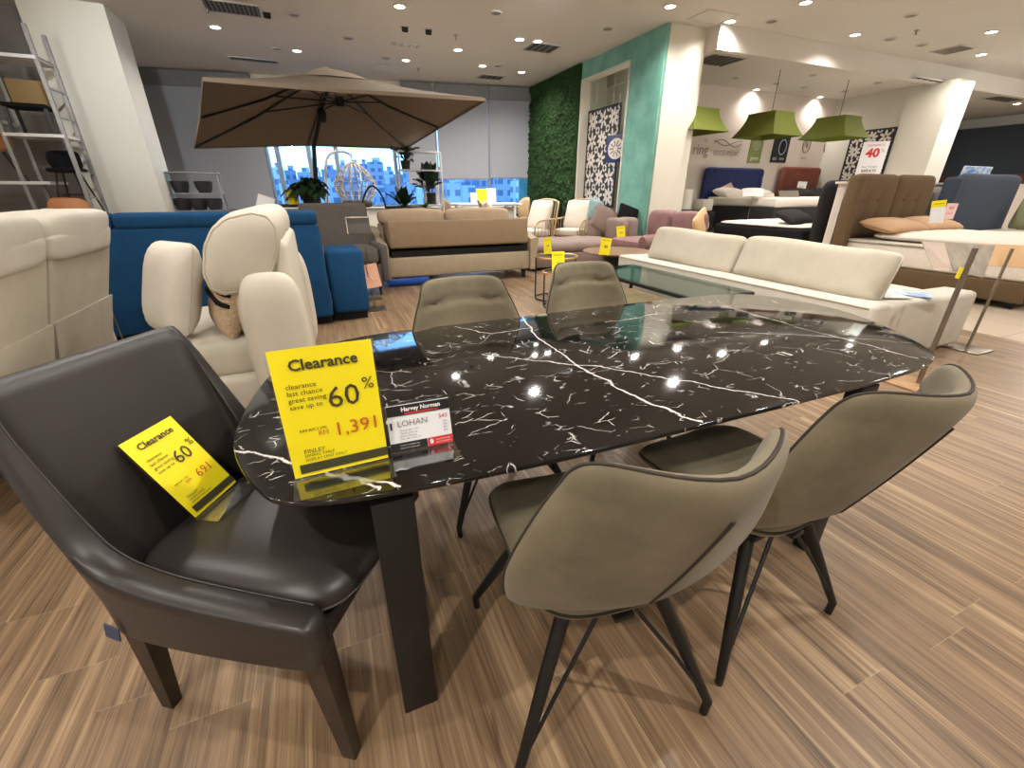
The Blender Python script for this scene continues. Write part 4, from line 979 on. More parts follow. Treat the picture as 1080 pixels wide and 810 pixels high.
# round blue emblem sign in the recess
r = thing('hanging_sign', 'small dark blue square sign with a pale round emblem, before the recess', 'sign', ga(649, 157, 5.8), math.radians(-70))
b = BM(); box(b, (0, 0, 0), (.44, .02, .50), .03); bd = part('board', b, M['navy_sign'], r)
b = BM(); lathe(b, [(0, 0), (.19, 0), (.19, .006), (0, .006)], M_=Matrix.Translation((.02, -.011, 0)) @ Matrix.Rotation(PI/2, 4, 'X'), seg=24); part('emblem', b, M['mesh_white'], bd)
b = BM()
for k in range(10): a = 2*PI*k/10; tube(b, [(.02+.05*math.cos(a), -.02, .05*math.sin(a)), (.02+.15*math.cos(a), -.02, .15*math.sin(a))], .008, 4)
part('emblem_rays', b, M['navy_sign'], bd)
b = BM(); tube(b, [(0, 0, .25), (0, 0, .95)], .005, 5); part('wire', b, M['grey_metal'], r)
# tall price banner in front of the side panel
c = ga(914, 186, 12.6)
r = thing('price_banner', 'white upright sign with a red 40 behind the brown headboard', 'sign', (c.x, c.y, 0), math.radians(-52))
zz = c.z; w, h = .50, .80
b = BM(); box(b, (0, 0, zz+h/2-.05), (w, .012, h)); bd = part('board', b, M['white_paper'], r)
b = BM(); tube(b, [(0, .02, .02), (0, .02, zz+.3)], .015, 8); box(b, (0, .02, .01), (.4, .3, .02)); part('stand', b, M['steel'], r)
b = BM(); text(b, 'CLEARANCE', .062, 0, zz+h-.13, y=-.009); part('heading', b, M['red'], bd)
b = BM(); text(b, '40', .26, -.02, zz+h-.30, y=-.009, bold=.01); text(b, '%', .10, .16, zz+h-.25, y=-.009); part('percentage', b, M['red'], bd)
b = BM(); text(b, 'FACTORY', .07, 0, zz+.20, y=-.009); text(b, 'RESULTS', .075, 0, zz+.12, y=-.009, bold=.004); part('subheading', b, M['logo_grey'], bd)
b = BM(); text(b, '3,999', .09, 0, zz+.03, y=-.009); part('price', b, M['red'], bd)
# grey upholstered post in the recess
b = BM(); box(b, (6.35, 8.2, .8), (.2, .3, 1.6), .04); tag(part('headboard_sample', b, M['grey_fabric']), 'grey upholstered slab standing in the recess beside the black panel', 'panel')
# ================================================================ cantilever umbrella
r = thing('umbrella', 'big square taupe cantilever umbrella, open and tilted, in front of the windows', 'umbrella', (.1, 8.6, 0))
O = Vector((.1, 8.6, 0))
nl, nr = g(213, 81, 2.45)-O, g(512, 103, 2.45)-O
fl, fr_ = gb(204, 154, 9.7)-O, gb(428, 155, 9.7)-O
ml, mr = (nl+fl)/2, (nr+fr_)/2; ml = gb(210, 122, (nl.y+fl.y)/2+O.y)-O; mr = gb(463, 133, (nr.y+fr_.y)/2+O.y)-O
mn, mf = (nl+nr)/2, (fl+fr_)/2
mn = gb(352, 93, nl.y+O.y)-O; mf = mf + Vector((0, 0, .05))
pk = gb(345, 73, 7.7)-O
edge = [nl, mn, nr, mr, fr_, mf, fl, ml]
b = BM(); th = .012
def canopy_pt(i, t, d=0):
    p = edge[i % 8]; q = pk.lerp(p, t); q.z -= .05*math.sin(PI*t); q.z -= d; return q
for i in range(8):
    for k in range(8):
        t0, t1 = .06+.94*k/8, .06+.94*(k+1)/8
        for d, fl_ in ((0, 0), (th, 1)):
            vs = []
            for (ii, tt) in ((i, t0), (i, t1), (i+1, t1), (i+1, t0)): vs.append(b.verts.new(canopy_pt(ii, tt, d)))
            b.faces.new(vs if not fl_ else vs[::-1])
    vs = [b.verts.new(canopy_pt(ii, 1, dd)) for ii, dd in ((i, 0), (i, th+.03), (i+1, th+.03), (i+1, 0))]; b.faces.new(vs)
bmesh.ops.remove_doubles(b, verts=b.verts, dist=.0005)
part('canopy', b, M['canopy'], r, ang=20)
b = BM(); vs0 = []
for k in range(6):
    t = .0 + .26*k/5; vs0.append([canopy_pt(i, t) + Vector((0, 0, .03 - .02*k/5 + .012*math.sin(i*2.4+k))) for i in range(8)])
loft(b, [[p + Vector((0, 0, 0)) for p in q] for q in vs0]); part('vent_flap', b, M['canopy_lit'], r, ang=20)
hub = pk + Vector((.12, .15, -.36))
for i in range(8):
    b = BM(); tube(b, [canopy_pt(i, .05, .03), canopy_pt(i, .5, .035), canopy_pt(i, .985, .03)], .016, 6); rb = part('rib', b, M['black_metal'], r)
    b = BM(); tube(b, [hub, canopy_pt(i, .42, .04)], .011, 6); part('strut', b, M['black_metal'], rb)
b = BM(); lathe(b, [(0, -.06), (.06, -.06), (.07, 0), (.06, .06), (0, .06)], c=hub, seg=14); part('hub', b, M['black_metal'], r)
m0 = gb(335, 215, 8.6)-O; m0.z = 0.02
m1, m2 = gb(331, 155, 8.55)-O, gb(339, 118, 8.3)-O
b = BM(); tube(b, [m0, gb(333, 190, 8.6)-O, m1, m2, pk + Vector((.05, .2, -.06))], [.04, .038, .034, .03, .025], 10); part('mast', b, M['black_metal'], r)
b = BM(); sup(b, m2 + Vector((0, -.03, -.05)), (.13, .12, .2), 3, 8); part('tilt_joint', b, M['black_metal'], r)
b = BM(); box(b, (m0.x, m0.y, .04), (.8, .8, .08), .02); part('base', b, M['black_metal'], r)
# ================================================================ dark side table with plant and yellow card behind the blue sofa
c = gb(335, 215, 7.7)
tz = c.z-.0
r = thing('console_table', 'dark console table behind the grey armchair, carrying the drooping plant', 'table', (c.x-.05, 7.7, 0))
b = BM(); box(b, (0, 0, tz-.02), (1.15, .5, .04), .005); part('table_top', b, M['black_print'], r)
for x in (-.5, .5):
    for y in (-.2, .2): b = BM(); bar(b, (x, y, tz-.04), (x, y, 0), .04, .04); part('leg', b, M['black_metal'], r)
def plant(name, label, loc, n, L, mat, pot=None, droop=.6, wleaf=.06, seed=1, spread=1.0, up=.5):
    rnd = random.Random(seed); r = thing(name, label, 'plant', loc)
    if pot:
        b = BM(); lathe(b, [(0, 0), (pot[0]*.8, 0), (pot[0], pot[1]), (pot[0]*.92, pot[1]), (pot[0]*.9, pot[1]-.02), (0, pot[1]-.02)], seg=20); part('pot', b, M[pot[2]], r)
    z0 = pot[1]-.02 if pot else 0
    b = BM(); s_ = BM()
    for k in range(n):
        a = rnd.uniform(0, 2*PI); el = rnd.uniform(up*.5, up+.7); l = L*rnd.uniform(.6, 1.1)
        d = Vector((math.cos(a)*math.cos(el)*spread, math.sin(a)*math.cos(el)*spread, math.sin(el)))
        P_ = [Vector((0, 0, z0)) + d*l*t - Vector((0, 0, droop*l*t*t)) for t in (0, .3, .55, .8, 1)]
        side = Vector((-math.sin(a), math.cos(a), 0)); W_ = wleaf*rnd.uniform(.7, 1.3)
        tube(s_, P_[:3], .005, 5)
        for q in range(1, 4):
            w0, w1 = (.25, 1, .8, 0)[q-1]*W_, (.25, 1, .8, 0)[q]*W_
            up_ = Vector((0, 0, .15*W_))
            A, B_, C_, D_, E_, F_ = P_[q]-side*w0/2+up_, P_[q], P_[q]+side*w0/2+up_, P_[q+1]-side*w1/2+up_, P_[q+1], P_[q+1]+side*w1/2+up_
            v = [b.verts.new(x) for x in (A, B_, C_, D_, E_, F_)]
            b.faces.new((v[0], v[1], v[4], v[3])); b.faces.new((v[1], v[2], v[5], v[4]))
    part('leaves', b, M[mat], r); part('stems', s_, M['leaf'], r)
    return r
plant('potted_plant', 'drooping dark leaved plant in a pale pot on the console table', (c.x-.08, 7.68, tz), 90, .5, 'leaf', (.14, .2, 'pot'), .75, .11, 3, 1, .8)
cc = gb(310, 212, 7.62)
tent_tag('yellow card beside the drooping plant on the console table', (cc.x, 7.6, tz), .15, .2, .3, .1, '60')
cc = gb(279, 219, 7.0)
r, o = sign_post('sign_stand', 'small sign stand with a pale tilted card, behind the left half of the blue sofa', (cc.x, 7.0), (cc.x, 7.0, cc.z-.1))
b = BM(); box(b, cc-o, (.2, .01, .3), ry=.35, rx=-.2); part('card', b, M['white_paper'], r)
# ================================================================ plant shelf
c = gb(444, 200, 9.0); x0, x1 = gb(421, 190, 9.0).x, gb(464, 190, 9.0).x; zt, zm, zb_ = gb(455, 161, 9).z, gb(444, 180, 9).z, gb(444, 216, 9).z
r = thing('plant_rack', 'white metal rack holding plants in front of the windows', 'shelf', ((x0+x1)/2, 9.0, 0)); W2 = (x1-x0)/2
for x in (-W2, W2):
    for y in (-.17, .17): b = BM(); bar(b, (x, y, 0), (x, y, zt), .025, .025); part('post', b, M['white_metal'], r)
for z in (zt, zm, zb_):
    b = BM(); box(b, (0, 0, z), (2*W2, .36, .025)); part('shelf', b, M['white_metal'], r)
for k in range(4): b = BM(); lathe(b, [(.015, zb_), (.03, zb_+.1), (.018, zb_+.25), (.03, zb_+.38), (.015, zb_+.42)], c=(W2*.15 + k*.11, -.1, 0), seg=8); part('spindle', b, M['white_metal'], r)
xc = (x0+x1)/2
plant('hanging_plant', 'leafy green plant in a pot on the upper left of the white rack', (xc-.25, 8.98, zm+.013), 30, .5, 'leaf', (.09, .15, 'pot'), .45, .16, 11, 1, .9)
plant('potted_plant', 'bushy dark plant in a pot on the lower shelf of the white rack', (xc+.18, 8.98, zb_+.013), 60, .75, 'leaf', (.13, .2, 'pot'), .3, .15, 12, .6, 1.0)
c = gb(428, 214, 8.7)
r = thing('planter_stool', 'dark planter tub in front of the white plant rack', 'planter', (c.x-.05, 8.5, 0))
b = BM(); lathe(b, [(0, 0), (.2, 0), (.33, .85), (.36, 1.02), (.34, 1.05), (0, 1.0)], seg=24); part('tub', b, M['pot'], r)
b = BM(); lathe(b, [(0, .995), (.33, .995), (.33, 1.008), (0, 1.01)], seg=24); part('soil', b, M['black'], r)
plant('potted_plant', 'plant with upright leaves growing from the dark planter tub', (c.x-.08, 8.5, 1.01), 24, .5, 'leaf', None, .25, .14, 14, .8, 1.0)
plant('potted_plant', 'small bright green plant right of the dark planter tub', (c.x+.3, 8.35, .9), 26, .2, 'leaf_light', (.07, .1, 'pot'), .4, .07, 15, 1, .9)
b = BM(); box(b, (c.x+.3, 8.35, .45), (.2, .2, .9), .01); tag(part('plant_stand', b, M['black']), 'narrow black stand under the small bright green plant', 'stand')
# ================================================================ hanging egg chair
c = gb(370, 200, 10.3)
r = thing('egg_chair', 'white wicker hanging egg chair on a curved stand by the window', 'chair', (c.x, 10.3, 0))
zt_ = gb(370, 160, 10.3).z; zc = gb(372, 195, 10.3).z
b = BM(); tube(b, catmull([Vector(p) for p in ((-.2, .2, .03), (-.48, .2, .6), (-.46, .15, 1.4), (-.36, .05, zt_-.12), (-.1, 0, zt_), (.1, 0, zt_-.05))], 5, False), .026, 8); part('stand', b, M['white_metal'], r)
b = BM(); tube(b, [Vector((.5*math.cos(2*PI*k/24), .5*math.sin(2*PI*k/24), .03)) for k in range(24)], .03, 8, closed=True); part('base_ring', b, M['white_metal'], r)
b = BM(); tube(b, [(.1, 0, zt_-.05), (.1, 0, zc+.42)], .012, 6); part('chain', b, M['grey_metal'], r)
b = BM()
for k in range(14):
    a = 2*PI*k/14 
    if -.6 < math.cos(a+PI/2)*1 - .25 < -10: continue
    tube(b, [Vector((.1 + .40*math.sin(PI*t/10)**.8*math.cos(a), .40*math.sin(PI*t/10)**.8*math.sin(a), zc+.44-.92*t/10)) for t in range(11)], .014, 5)
for j in range(1, 10):
    t = j; rr = .42*math.sin(PI*t/10)**.8
    tube(b, [Vector((.1+rr*math.cos(a), rr*.95*math.sin(a), zc+.44-.92*t/10)) for a in [-PI*.28 + PI*1.56*k/20 for k in range(21)]], .01, 5)
part('basket', b, M['mesh_white'], r)
b = BM(); sup(b, (.1, 0, zc-.36), (.6, .55, .16), 3); part('seat_cushion', b, M['grey_fabric'], r)
r = thing('dining_chair', 'dark slatted chair standing right of the egg chair', 'chair', (gb(388, 212, 8.2).x, 8.2, 0), -.5)
b = BM(); tube(b, catmull([Vector(p) for p in ((-.2, .2, .4), (-.2, .24, 1.1), (0, .26, 1.38), (.2, .24, 1.1), (.2, .2, .4))], 6, False), .016, 6); part('back_frame', b, M['black_metal'], r)
b = BM(); sup(b, (0, 0, .46), (.44, .44, .07), 5); part('seat', b, M['black_fabric'], r)
for x in (-.19, .19):
    for y in (-.18, .2): b = BM(); tube(b, [(x, y, .44), (x*1.1, y*1.1, 0)], .014, 6); part('leg', b, M['black_metal'], r)
# ================================================================ patio table with price cards and two armchairs
c = gb(512, 214, 10.2); tz = c.z
r = thing('patio_table', 'pale patio table with price cards below the roller blind', 'table', (c.x, 10.2, 0))
b = BM(); box(b, (0, 0, tz-.02), (1.55, .7, .04), .01); part('table_top', b, M['white_metal'], r)
for x in (-.62, .62):
    for y in (-.28, .28): b = BM(); bar(b, (x, y, tz-.04), (x, y, 0), .05, .05); part('leg', b, M['white_metal'], r)
for px, w, h, pm, lb in ((500, .15, .22, 'white_paper', 'small white card at the left on the patio table'), (508, .24, .30, 'yellow', 'yellow clearance card in the middle of the patio table'), (518, .24, .31, 'white_paper', 'larger white card at the right on the patio table')):
    q = gb(px, 212, 10.1); rr = thing('price_card', lb, 'sign', (q.x, 10.1, tz), -.1)
    b = BM(); box(b, (0, 0, h/2), (w, .004, h), rx=-.08); box(b, (0, .03, .002), (w, .08, .004)); part('card', b, M[pm], rr)
for k, (px, lb) in enumerate(((484, 'woven patio chair at the left end of the patio table'), (541, 'woven patio chair at the right end of the patio table'))):
    q = gb(px, 214, 10.0); r = thing('patio_chair', lb, 'chair', (q.x+(.12 if k else -.12), 10.0, 0), (PI/2 if k else -PI/2))
    b = BM(); sup(b, (0, 0, .5), (.55, .55, .1), 5); part('seat', b, M['rattan'], r)
    b = BM(); panel(b, lambda s, t: Vector((.3*s, -.26 + .12*s*s, .85+.27*t + .06*(1-s*s))), .04, 4, 12, 8); part('backrest', b, M['rattan'], r)
    for x in (-.24, .24):
        for y in (-.24, .24): b = BM(); tube(b, [(x, y, .48), (x*1.1, y*1.1, 0)], .015, 6); part('leg', b, M['rattan'], r)
# ================================================================ plants at the foot of the moss wall
plant('potted_plant', 'dark bushy plant at the foot of the moss wall', (4.9, 10.6, 0), 60, 1.2, 'leaf', (.2, .35, 'pot'), .35, .14, 21, .5, 1.0)
plant('potted_plant', 'spiky green plant before the black flower panel', (5.2, 9.5, 0), 44, 1.2, 'leaf', (.16, .35, 'pot'), .3, .10, 22, .3, 1.1)
# ================================================================ left shelving rack with chairs
X0, X1, XB = -6.6, -3.12, 9.0
r = thing('display_rack', 'tall grey metal rack with display chairs, left of the big column', 'shelf', (-4.4, 9.25, 0))
px_ = [(-3.14, 'p'), (-3.79, 'p'), (-5.2, 'p')]
for x, _ in px_:
    for y in (-.25, .25): b = BM(); bar(b, (x+4.4, y, 0), (x+4.4, y, 3.3), .045, .045); part('post', b, M['grey_metal'], r)
zs = {'a': gb(20, 57, 9.0).z, 'b': gb(40, 141, 9.0).z, 'c': gb(12, 191, 9.0).z}
for z, xa, xb in ((zs['a'], -5.2, -3.14), (zs['b'], -3.79, -3.14), (gb(2, 126, 9).z, -5.2, -3.79), (zs['c'], -5.2, -3.5), (1.0, -5.2, -3.14)):
    b = BM(); box(b, ((xa+xb)/2+4.4, 0, z-.02), (xb-xa, .55, .04)); part('shelf', b, M['white_metal'], r)
for k in range(8): b = BM(); bar(b, (-3.14+4.4, -.25, .5+k*.35), (-3.14+4.4, .25, .5+k*.35), .02, .02); part('rung', b, M['grey_metal'], r)
c = gb(30, 140, 9.2)
r = thing('dining_chair', 'black framed chair with a tan back panel on the display rack', 'chair', (-3.48, 9.2, zs['b']), .1)
b = BM(); box(b, (0, .15, .52), (.40, .03, .34), .01); part('backrest', b, M['cane'], r)
b = BM(); box(b, (0, -.02, .34), (.46, .42, .05), .01); part('seat', b, M['black_fabric'], r)
for x in (-.2, .2):
    b = BM(); bar(b, (x, .16, .72), (x, .18, 0), .035, .035); part('leg', b, M['black_metal'], r)
    b = BM(); bar(b, (x, -.18, .36), (x*1.1, -.2, 0), .035, .035); part('leg', b, M['black_metal'], r)
r = thing('bar_stool', 'black bar stool with splayed legs below the tan-backed chair', 'stool', (-3.33, 9.2, 1.0), 0)
b = BM(); panel(b, lambda s, t: Vector((.2*s, .12-.1*s*s, .72+.13*t)), .03, 4, 12, 8); part('backrest', b, M['black_fabric'], r)
b = BM(); sup(b, (0, 0, .58), (.42, .38, .07), 4); part('seat', b, M['black_fabric'], r)
for x in (-1, 1):
    for y in (-1, 1): b = BM(); tube(b, [(x*.1, y*.1, .56), (x*.2, y*.2, 0)], .012, 6); part('leg', b, M['black_metal'], r)
b = BM(); tube(b, [Vector((.15*math.cos(2*PI*k/16), .15*math.sin(2*PI*k/16), .25)) for k in range(16)], .008, 5, closed=True); part('foot_ring', b, M['black_metal'], r)
r = thing('shell_chair', 'saddle tan shell chair on dark legs at the left edge, on the rack', 'chair', (-4.05, 9.15, zs['c']), .5)
b = BM(); panel(b, lambda s, t: Vector((.24*s, .2*(t+.3)*(t > -.3)-.1+.08*s*s, .40+.25*max(0, t+.2)+.05*s*s)), .03, 4, 14, 14); part('shell', b, M['saddle'], r)
for x in (-1, 1):
    for y in (-1, 1): b = BM(); tube(b, [(x*.1, y*.1, .38), (x*.22, y*.22, 0)], .012, 6); part('leg', b, M['black_metal'], r)
c = gb(78, 221, 7.6)
r = thing('shell_chair', 'saddle tan shell chair in front of the column, above the blue sofa', 'chair', (c.x, 7.6, 0), -.15)
b = BM(); panel(b, lambda s, t: Vector(((.22+.02*(1-t))*s, -.18-.10*s*s*-1*.8+.06*t, c.z-.10+.24*t)), .03, 4.5, 14, 14); part('backrest', b, M['saddle'], r)
b = BM(); sup(b, (0, .06, c.z-.36), (.46, .46, .06), 4); part('seat', b, M['saddle'], r)
for x in (-1, 1):
    for y in (-1, 1): b = BM(); tube(b, [(x*.15, .06+y*.15, c.z-.37), (x*.25, .06+y*.25, 0)], .014, 6); part('leg', b, M['black_metal'], r)
c = gb(30, 226, 7.4)
r = thing('dining_table', 'tan round table at the left edge behind the cream sofa', 'table', (c.x-.25, 7.6, 0))
b = BM(); lathe(b, [(0, c.z-.05), (.42, c.z-.05), (.45, c.z-.02), (.45, c.z), (0, c.z)], seg=36); part('table_top', b, M['oak'], r)
b = BM(); lathe(b, [(.3, 0), (.3, .03), (.06, .08), (.06, c.z-.05)], seg=20); part('pedestal', b, M['black_metal'], r)
b = BM(); box(b, (gb(50, 218, 7.5).x, 7.5, c.z+.03), (.12, .1, .06), .01); tag(part('card_block', b, M['white_paper']), 'small white card block on the tan round table', 'sign')
# patio shelf left of the windows
c = gb(206, 200, 10.4)
r = thing('plant_rack', 'thin dark metal rack with dark pots, right of the big column', 'shelf', (c.x, 10.4, 0))
zt = gb(200, 181, 10.4).z; zl = [gb(200, y, 10.4).z for y in (182, 204, 222)]
for x in (-.42, .42):
    for y in (-.15, .15): b = BM(); bar(b, (x, y, 0), (x, y, zt), .02, .02); part('post', b, M['grey_metal'], r)
b = BM(); bar(b, (-.62, 0, 0), (-.62, 0, zt+.45), .02, .02); part('post', b, M['grey_metal'], r)
for z in zl: b = BM(); box(b, (0, 0, z), (.86, .32, .015)); part('shelf', b, M['grey_metal'], r)
for k, (x, z) in enumerate(((-.22, zl[1]), (.15, zl[1]), (-.25, zl[2]), (.0, zl[2]), (.25, zl[2]))):
    b = BM(); lathe(b, [(0, .008), (.1, .008), (.14, .12), (.15, .2), (.13, .21), (0, .19)], c=(c.x+x, 10.4, z), seg=16)
    tag(part('plant_pot', b, M['pot']), ('left dark pot on the middle shelf of the thin rack', 'right dark pot on the middle shelf of the thin rack', 'left dark pot on the low shelf of the thin rack', 'middle dark pot on the low shelf of the thin rack', 'right dark pot on the low shelf of the thin rack')[k], 'pot')
# ================================================================ the setting
CZ, BZ = 3.8, 3.5
b = BM(); vs = [b.verts.new(p) for p in ((-9, -5, 0), (5.9, -5, 0), (5.9, 15, 0), (-9, 15, 0))]; b.faces.new(vs)
for f in list(b.faces): bmesh.ops.extrude_face_region(b, geom=[f])
b.free(); b = BM(); box(b, (-1.55, 5, -.05), (14.9, 20, .1)); struct('floor', b, M['floor'], 'brown streaky wood plank floor', 'floor')
b = BM(); box(b, (13.45, 5, -.05), (15.1, 20, .1)); struct('floor_tile', b, M['tile'], 'cream tile floor beyond the wood planks', 'floor')
b = BM(); box(b, (-1.2, 5, CZ+.05), (15.6, 20, .1)); box(b, (13.8, .9, CZ+.05), (14.4, 11.8, .1)); struct('ceiling', b, M['ceiling'], 'pale plaster ceiling with recessed lights', 'ceiling')
b = BM(); box(b, (13.8, 10.9, BZ+.05), (14.4, 8.3, .1)); box(b, (13.8, 6.8, (CZ+BZ)/2), (14.4, .12, CZ-BZ+.1)); box(b, (6.62, 10.9, (CZ+BZ)/2), (.1, 8.3, CZ-BZ+.1)); struct('ceiling', b, M['ceiling'], 'lower ceiling over the bed area with its front step', 'ceiling')
# window wall
W0, W1 = g(148, 72, CZ), g(563, 93, CZ)
d_ = (W1-W0); d_.z = 0; WA = math.atan2(d_.y, d_.x); Lw = d_.length
WM = Matrix.Translation((W0.x, W0.y, 0)) @ Matrix.Rotation(WA, 4, 'Z')
ux = lambda x: WM @ Vector((x, 0, 0))
def wu(px, py):   # intersect with the wall: parameter along it and height
    r_ = _ray(px, py); n_ = Vector((-math.sin(WA), math.cos(WA), 0)); t = n_.dot(Vector((W0.x, W0.y, 0)))/(n_.x*r_[0]+n_.y*r_[1])
    p = Vector((r_[0]*t, r_[1]*t, EYE+r_[2]*t)); return (p - Vector((W0.x, W0.y, 0))).dot(Vector((math.cos(WA), math.sin(WA), 0))), p.z
sill = wu(400, 219)[1]
uA, uB = wu(289, 200)[0], wu(565, 200)[0]+.2
b = BM(); box(b, ((uA+uB)/2, .06, sill/2), (uB-uA, .2, sill), M_=WM); box(b, (uA/2-1.2, .06, CZ/2), (uA+2.4, .2, CZ), M_=WM); box(b, ((uA+uB)/2, .06, CZ-.14), (uB-uA, .2, .28), M_=WM); struct('wall_back', b, M['wall'], 'back wall around the windows', 'wall')
b = BM(); box(b, ((uA+uB)/2, -.03, sill+.01), (uB-uA, .26, .03), M_=WM); struct('trim_1', b, M['white_metal'], 'white window sill', 'sill')
us = [uA, wu(291, 180)[0]+.12, wu(329, 180)[0], wu(355, 165)[0], wu(418, 180)[0], wu(462, 195)[0], wu(516, 195)[0], uB]
b = BM()
for u in us: box(b, (u, -.01, (sill+CZ-.28)/2), (.09, .12, CZ-.28-sill), M_=WM)
box(b, ((uA+uB)/2, -.01, sill+.04), (uB-uA, .1, .06), M_=WM); w1_ = struct('window_1', b, M['mullion'], 'grey window frame with slim mullions', 'window')
b = BM(); box(b, ((uA+uB)/2, .02, (sill+CZ-.28)/2), (uB-uA, .012, CZ-.28-sill), M_=WM); part('glazing', b, M['glass_win'], w1_, False)
def blind(label, u0, u1, zb):
    r = thing('roller_blind', label, 'blind', ux((u0+u1)/2), WA); L_ = u1-u0
    b = BM(); box(b, (0, -.10, (zb+CZ-.1)/2), (L_-.02, .006, CZ-.1-zb)); part('cloth', b, M['blind'], r)
    b = BM(); box(b, (0, -.10, zb), (L_-.02, .02, .03)); part('bottom_bar', b, M['mullion'], r)
    b = BM(); box(b, (0, -.11, CZ-.17), (L_, .1, .3)); part('valance', b, M['mullion_dark'], r)
M['mullion_dark'] = plain('blind_valance', (120, 120, 122), .8)
u0 = wu(196, 150)[0]; 
blind('long grey roller blind pulled down left of the open window', wu(160, 120)[0]-.6, uA, wu(250, 221)[1])
blind('grey roller blind half down behind the plant rack', wu(430, 180)[0], wu(461, 180)[0], wu(440, 194)[1])
blind('grey roller blind half down, above the patio table, left one', wu(463, 180)[0], wu(515, 180)[0], wu(500, 189)[1])
blind('grey roller blind half down beside the moss wall', wu(516, 180)[0], wu(563, 180)[0], wu(540, 188)[1])
b = BM(); box(b, (-1.5, 11.1, CZ-.22), (.2, 2, .44)); b.free()
# left side
b = BM(); box(b, (-7.2, 10.4, CZ/2), (7.6, .2, CZ)); struct('wall_left_back', b, M['grey_wall'], 'grey wall behind the display rack', 'wall')
b = BM(); box(b, (-8.9, 5, CZ/2), (.2, 20, CZ)); struct('wall_left', b, M['wall'], 'left side wall', 'wall')
b = BM(); box(b, (5, -4.9, CZ/2), (30, .2, CZ)); struct('wall_front', b, M['wall'], 'wall behind the viewer', 'wall')
b = BM(); p = [g(24, 0, CZ), g(104, 0, CZ), g(133, 23, CZ)]
cx0, cx1, cy0, cy1 = p[0].x, p[1].x, p[1].y+.15, p[2].y+.1
box(b, ((cx0+cx1)/2, (cy0+cy1)/2, CZ/2), (cx1-cx0, cy1-cy0, CZ)); struct('column', b, M['column'], 'big square white column at the left', 'column')
# moss wall, turquoise wall with recess
TA = 5.75
o0, o1 = 9.66, 7.95; ot = 3.48
b = BM()
box(b, (TA+.1, (7.06+o1)/2, CZ/2), (.2, o1-7.06, CZ)); box(b, (TA+.1, (o0+o1)/2, (ot+CZ)/2), (.2, o0-o1, CZ-ot)); box(b, (TA+.1, (o0+13)/2, CZ/2), (.2, 13-o0, CZ))
struct('wall_turquoise', b, M['turq'], 'turquoise limewash wall with a tall recess', 'wall')
b = BM(); box(b, (TA+.9, (o0+o1)/2, CZ/2), (.1, 3.0, CZ)); box(b, (TA+.52, o0+.32, CZ/2), (.66, .1, CZ)); box(b, (TA+.52, o1-.55, CZ/2), (.66, .1, CZ)); struct('wall_recess', b, M['wall'], 'white wall inside the recess', 'wall')
b = BM()
for y0_, y1_ in ((o0-.03, o0+.0), (o1, o1+.03)): box(b, (TA+.09, (y0_+y1_)/2, ot/2), (.23, .03, ot))
box(b, (TA+.09, (o0+o1)/2, ot), (.23, o0-o1, .03)); struct('trim_2', b, M['wall'], 'white lining of the recess', 'trim')
# moss
def moss():
    b = BM(); ny, nz = 110, 150; y0, y1 = o0+.02, W1.y+.0; z1 = ga(600, 68, TA).z
    rnd = random.Random(4); G = {}
    for j in range(ny+1):
        for k in range(nz+1):
            y = y0+(y1-y0)*j/ny; z = CZ*k/nz
            e = 0 if j in (0, ny) or k in (0, nz) else 1
            h = .05 + e*(.06*noise.noise(Vector((y*5, z*5, 0))) + .05*noise.noise(Vector((y*14, z*14, 3))) + .03*rnd.random())
            G[j, k] = b.verts.new((TA-.01-max(.01, h), y + .01*rnd.uniform(-1, 1)*e, z + .01*rnd.uniform(-1, 1)*e))
    for j in range(ny):
        for k in range(nz): b.faces.new((G[j, k], G[j, k+1], G[j+1, k+1], G[j+1, k]))
    ed = [(j, 0) for j in range(ny)] + [(ny, k) for k in range(nz)] + [(j, nz) for j in range(ny, 0, -1)] + [(0, k) for k in range(nz, 0, -1)]
    bk = {e: b.verts.new((TA-.005, G[e].co.y, G[e].co.z)) for e in ed}
    for a, c_ in zip(ed, ed[1:]+ed[:1]): b.faces.new((G[a], G[c_], bk[c_], bk[a]))
    b.faces.new([bk[e] for e in ed][::-1])
    o = part('moss_panel', b, M['moss'], None, True, 20); tag(o, 'dark green living moss panel on the wall between window and recess', 'plant wall', None, 'stuff')
moss()
# central column
b = BM(); box(b, (6.2, 7.25, CZ/2), (.78, .42, CZ)); struct('column', b, M['column'], 'white column at the end of the turquoise wall', 'column')
# bed area walls
b = BM(); box(b, (10.3, BW+.1, BZ/2), (6.9, .2, BZ)); struct('wall_bed', b, M['wall_pink'], 'warm white wall behind the far beds', 'wall')
b = BM(); box(b, (13.25, 8.2, BZ/2), (.3, 2.0, BZ)); struct('wall_bed_side', b, M['wall'], 'side wall of the bed area carrying the black panel', 'wall')
b = BM(); box(b, (13.42, 6.85, BZ/2), (.7, .86, BZ)); struct('column', b, M['column'], 'white column at the right, brightly lit on its right face', 'column')
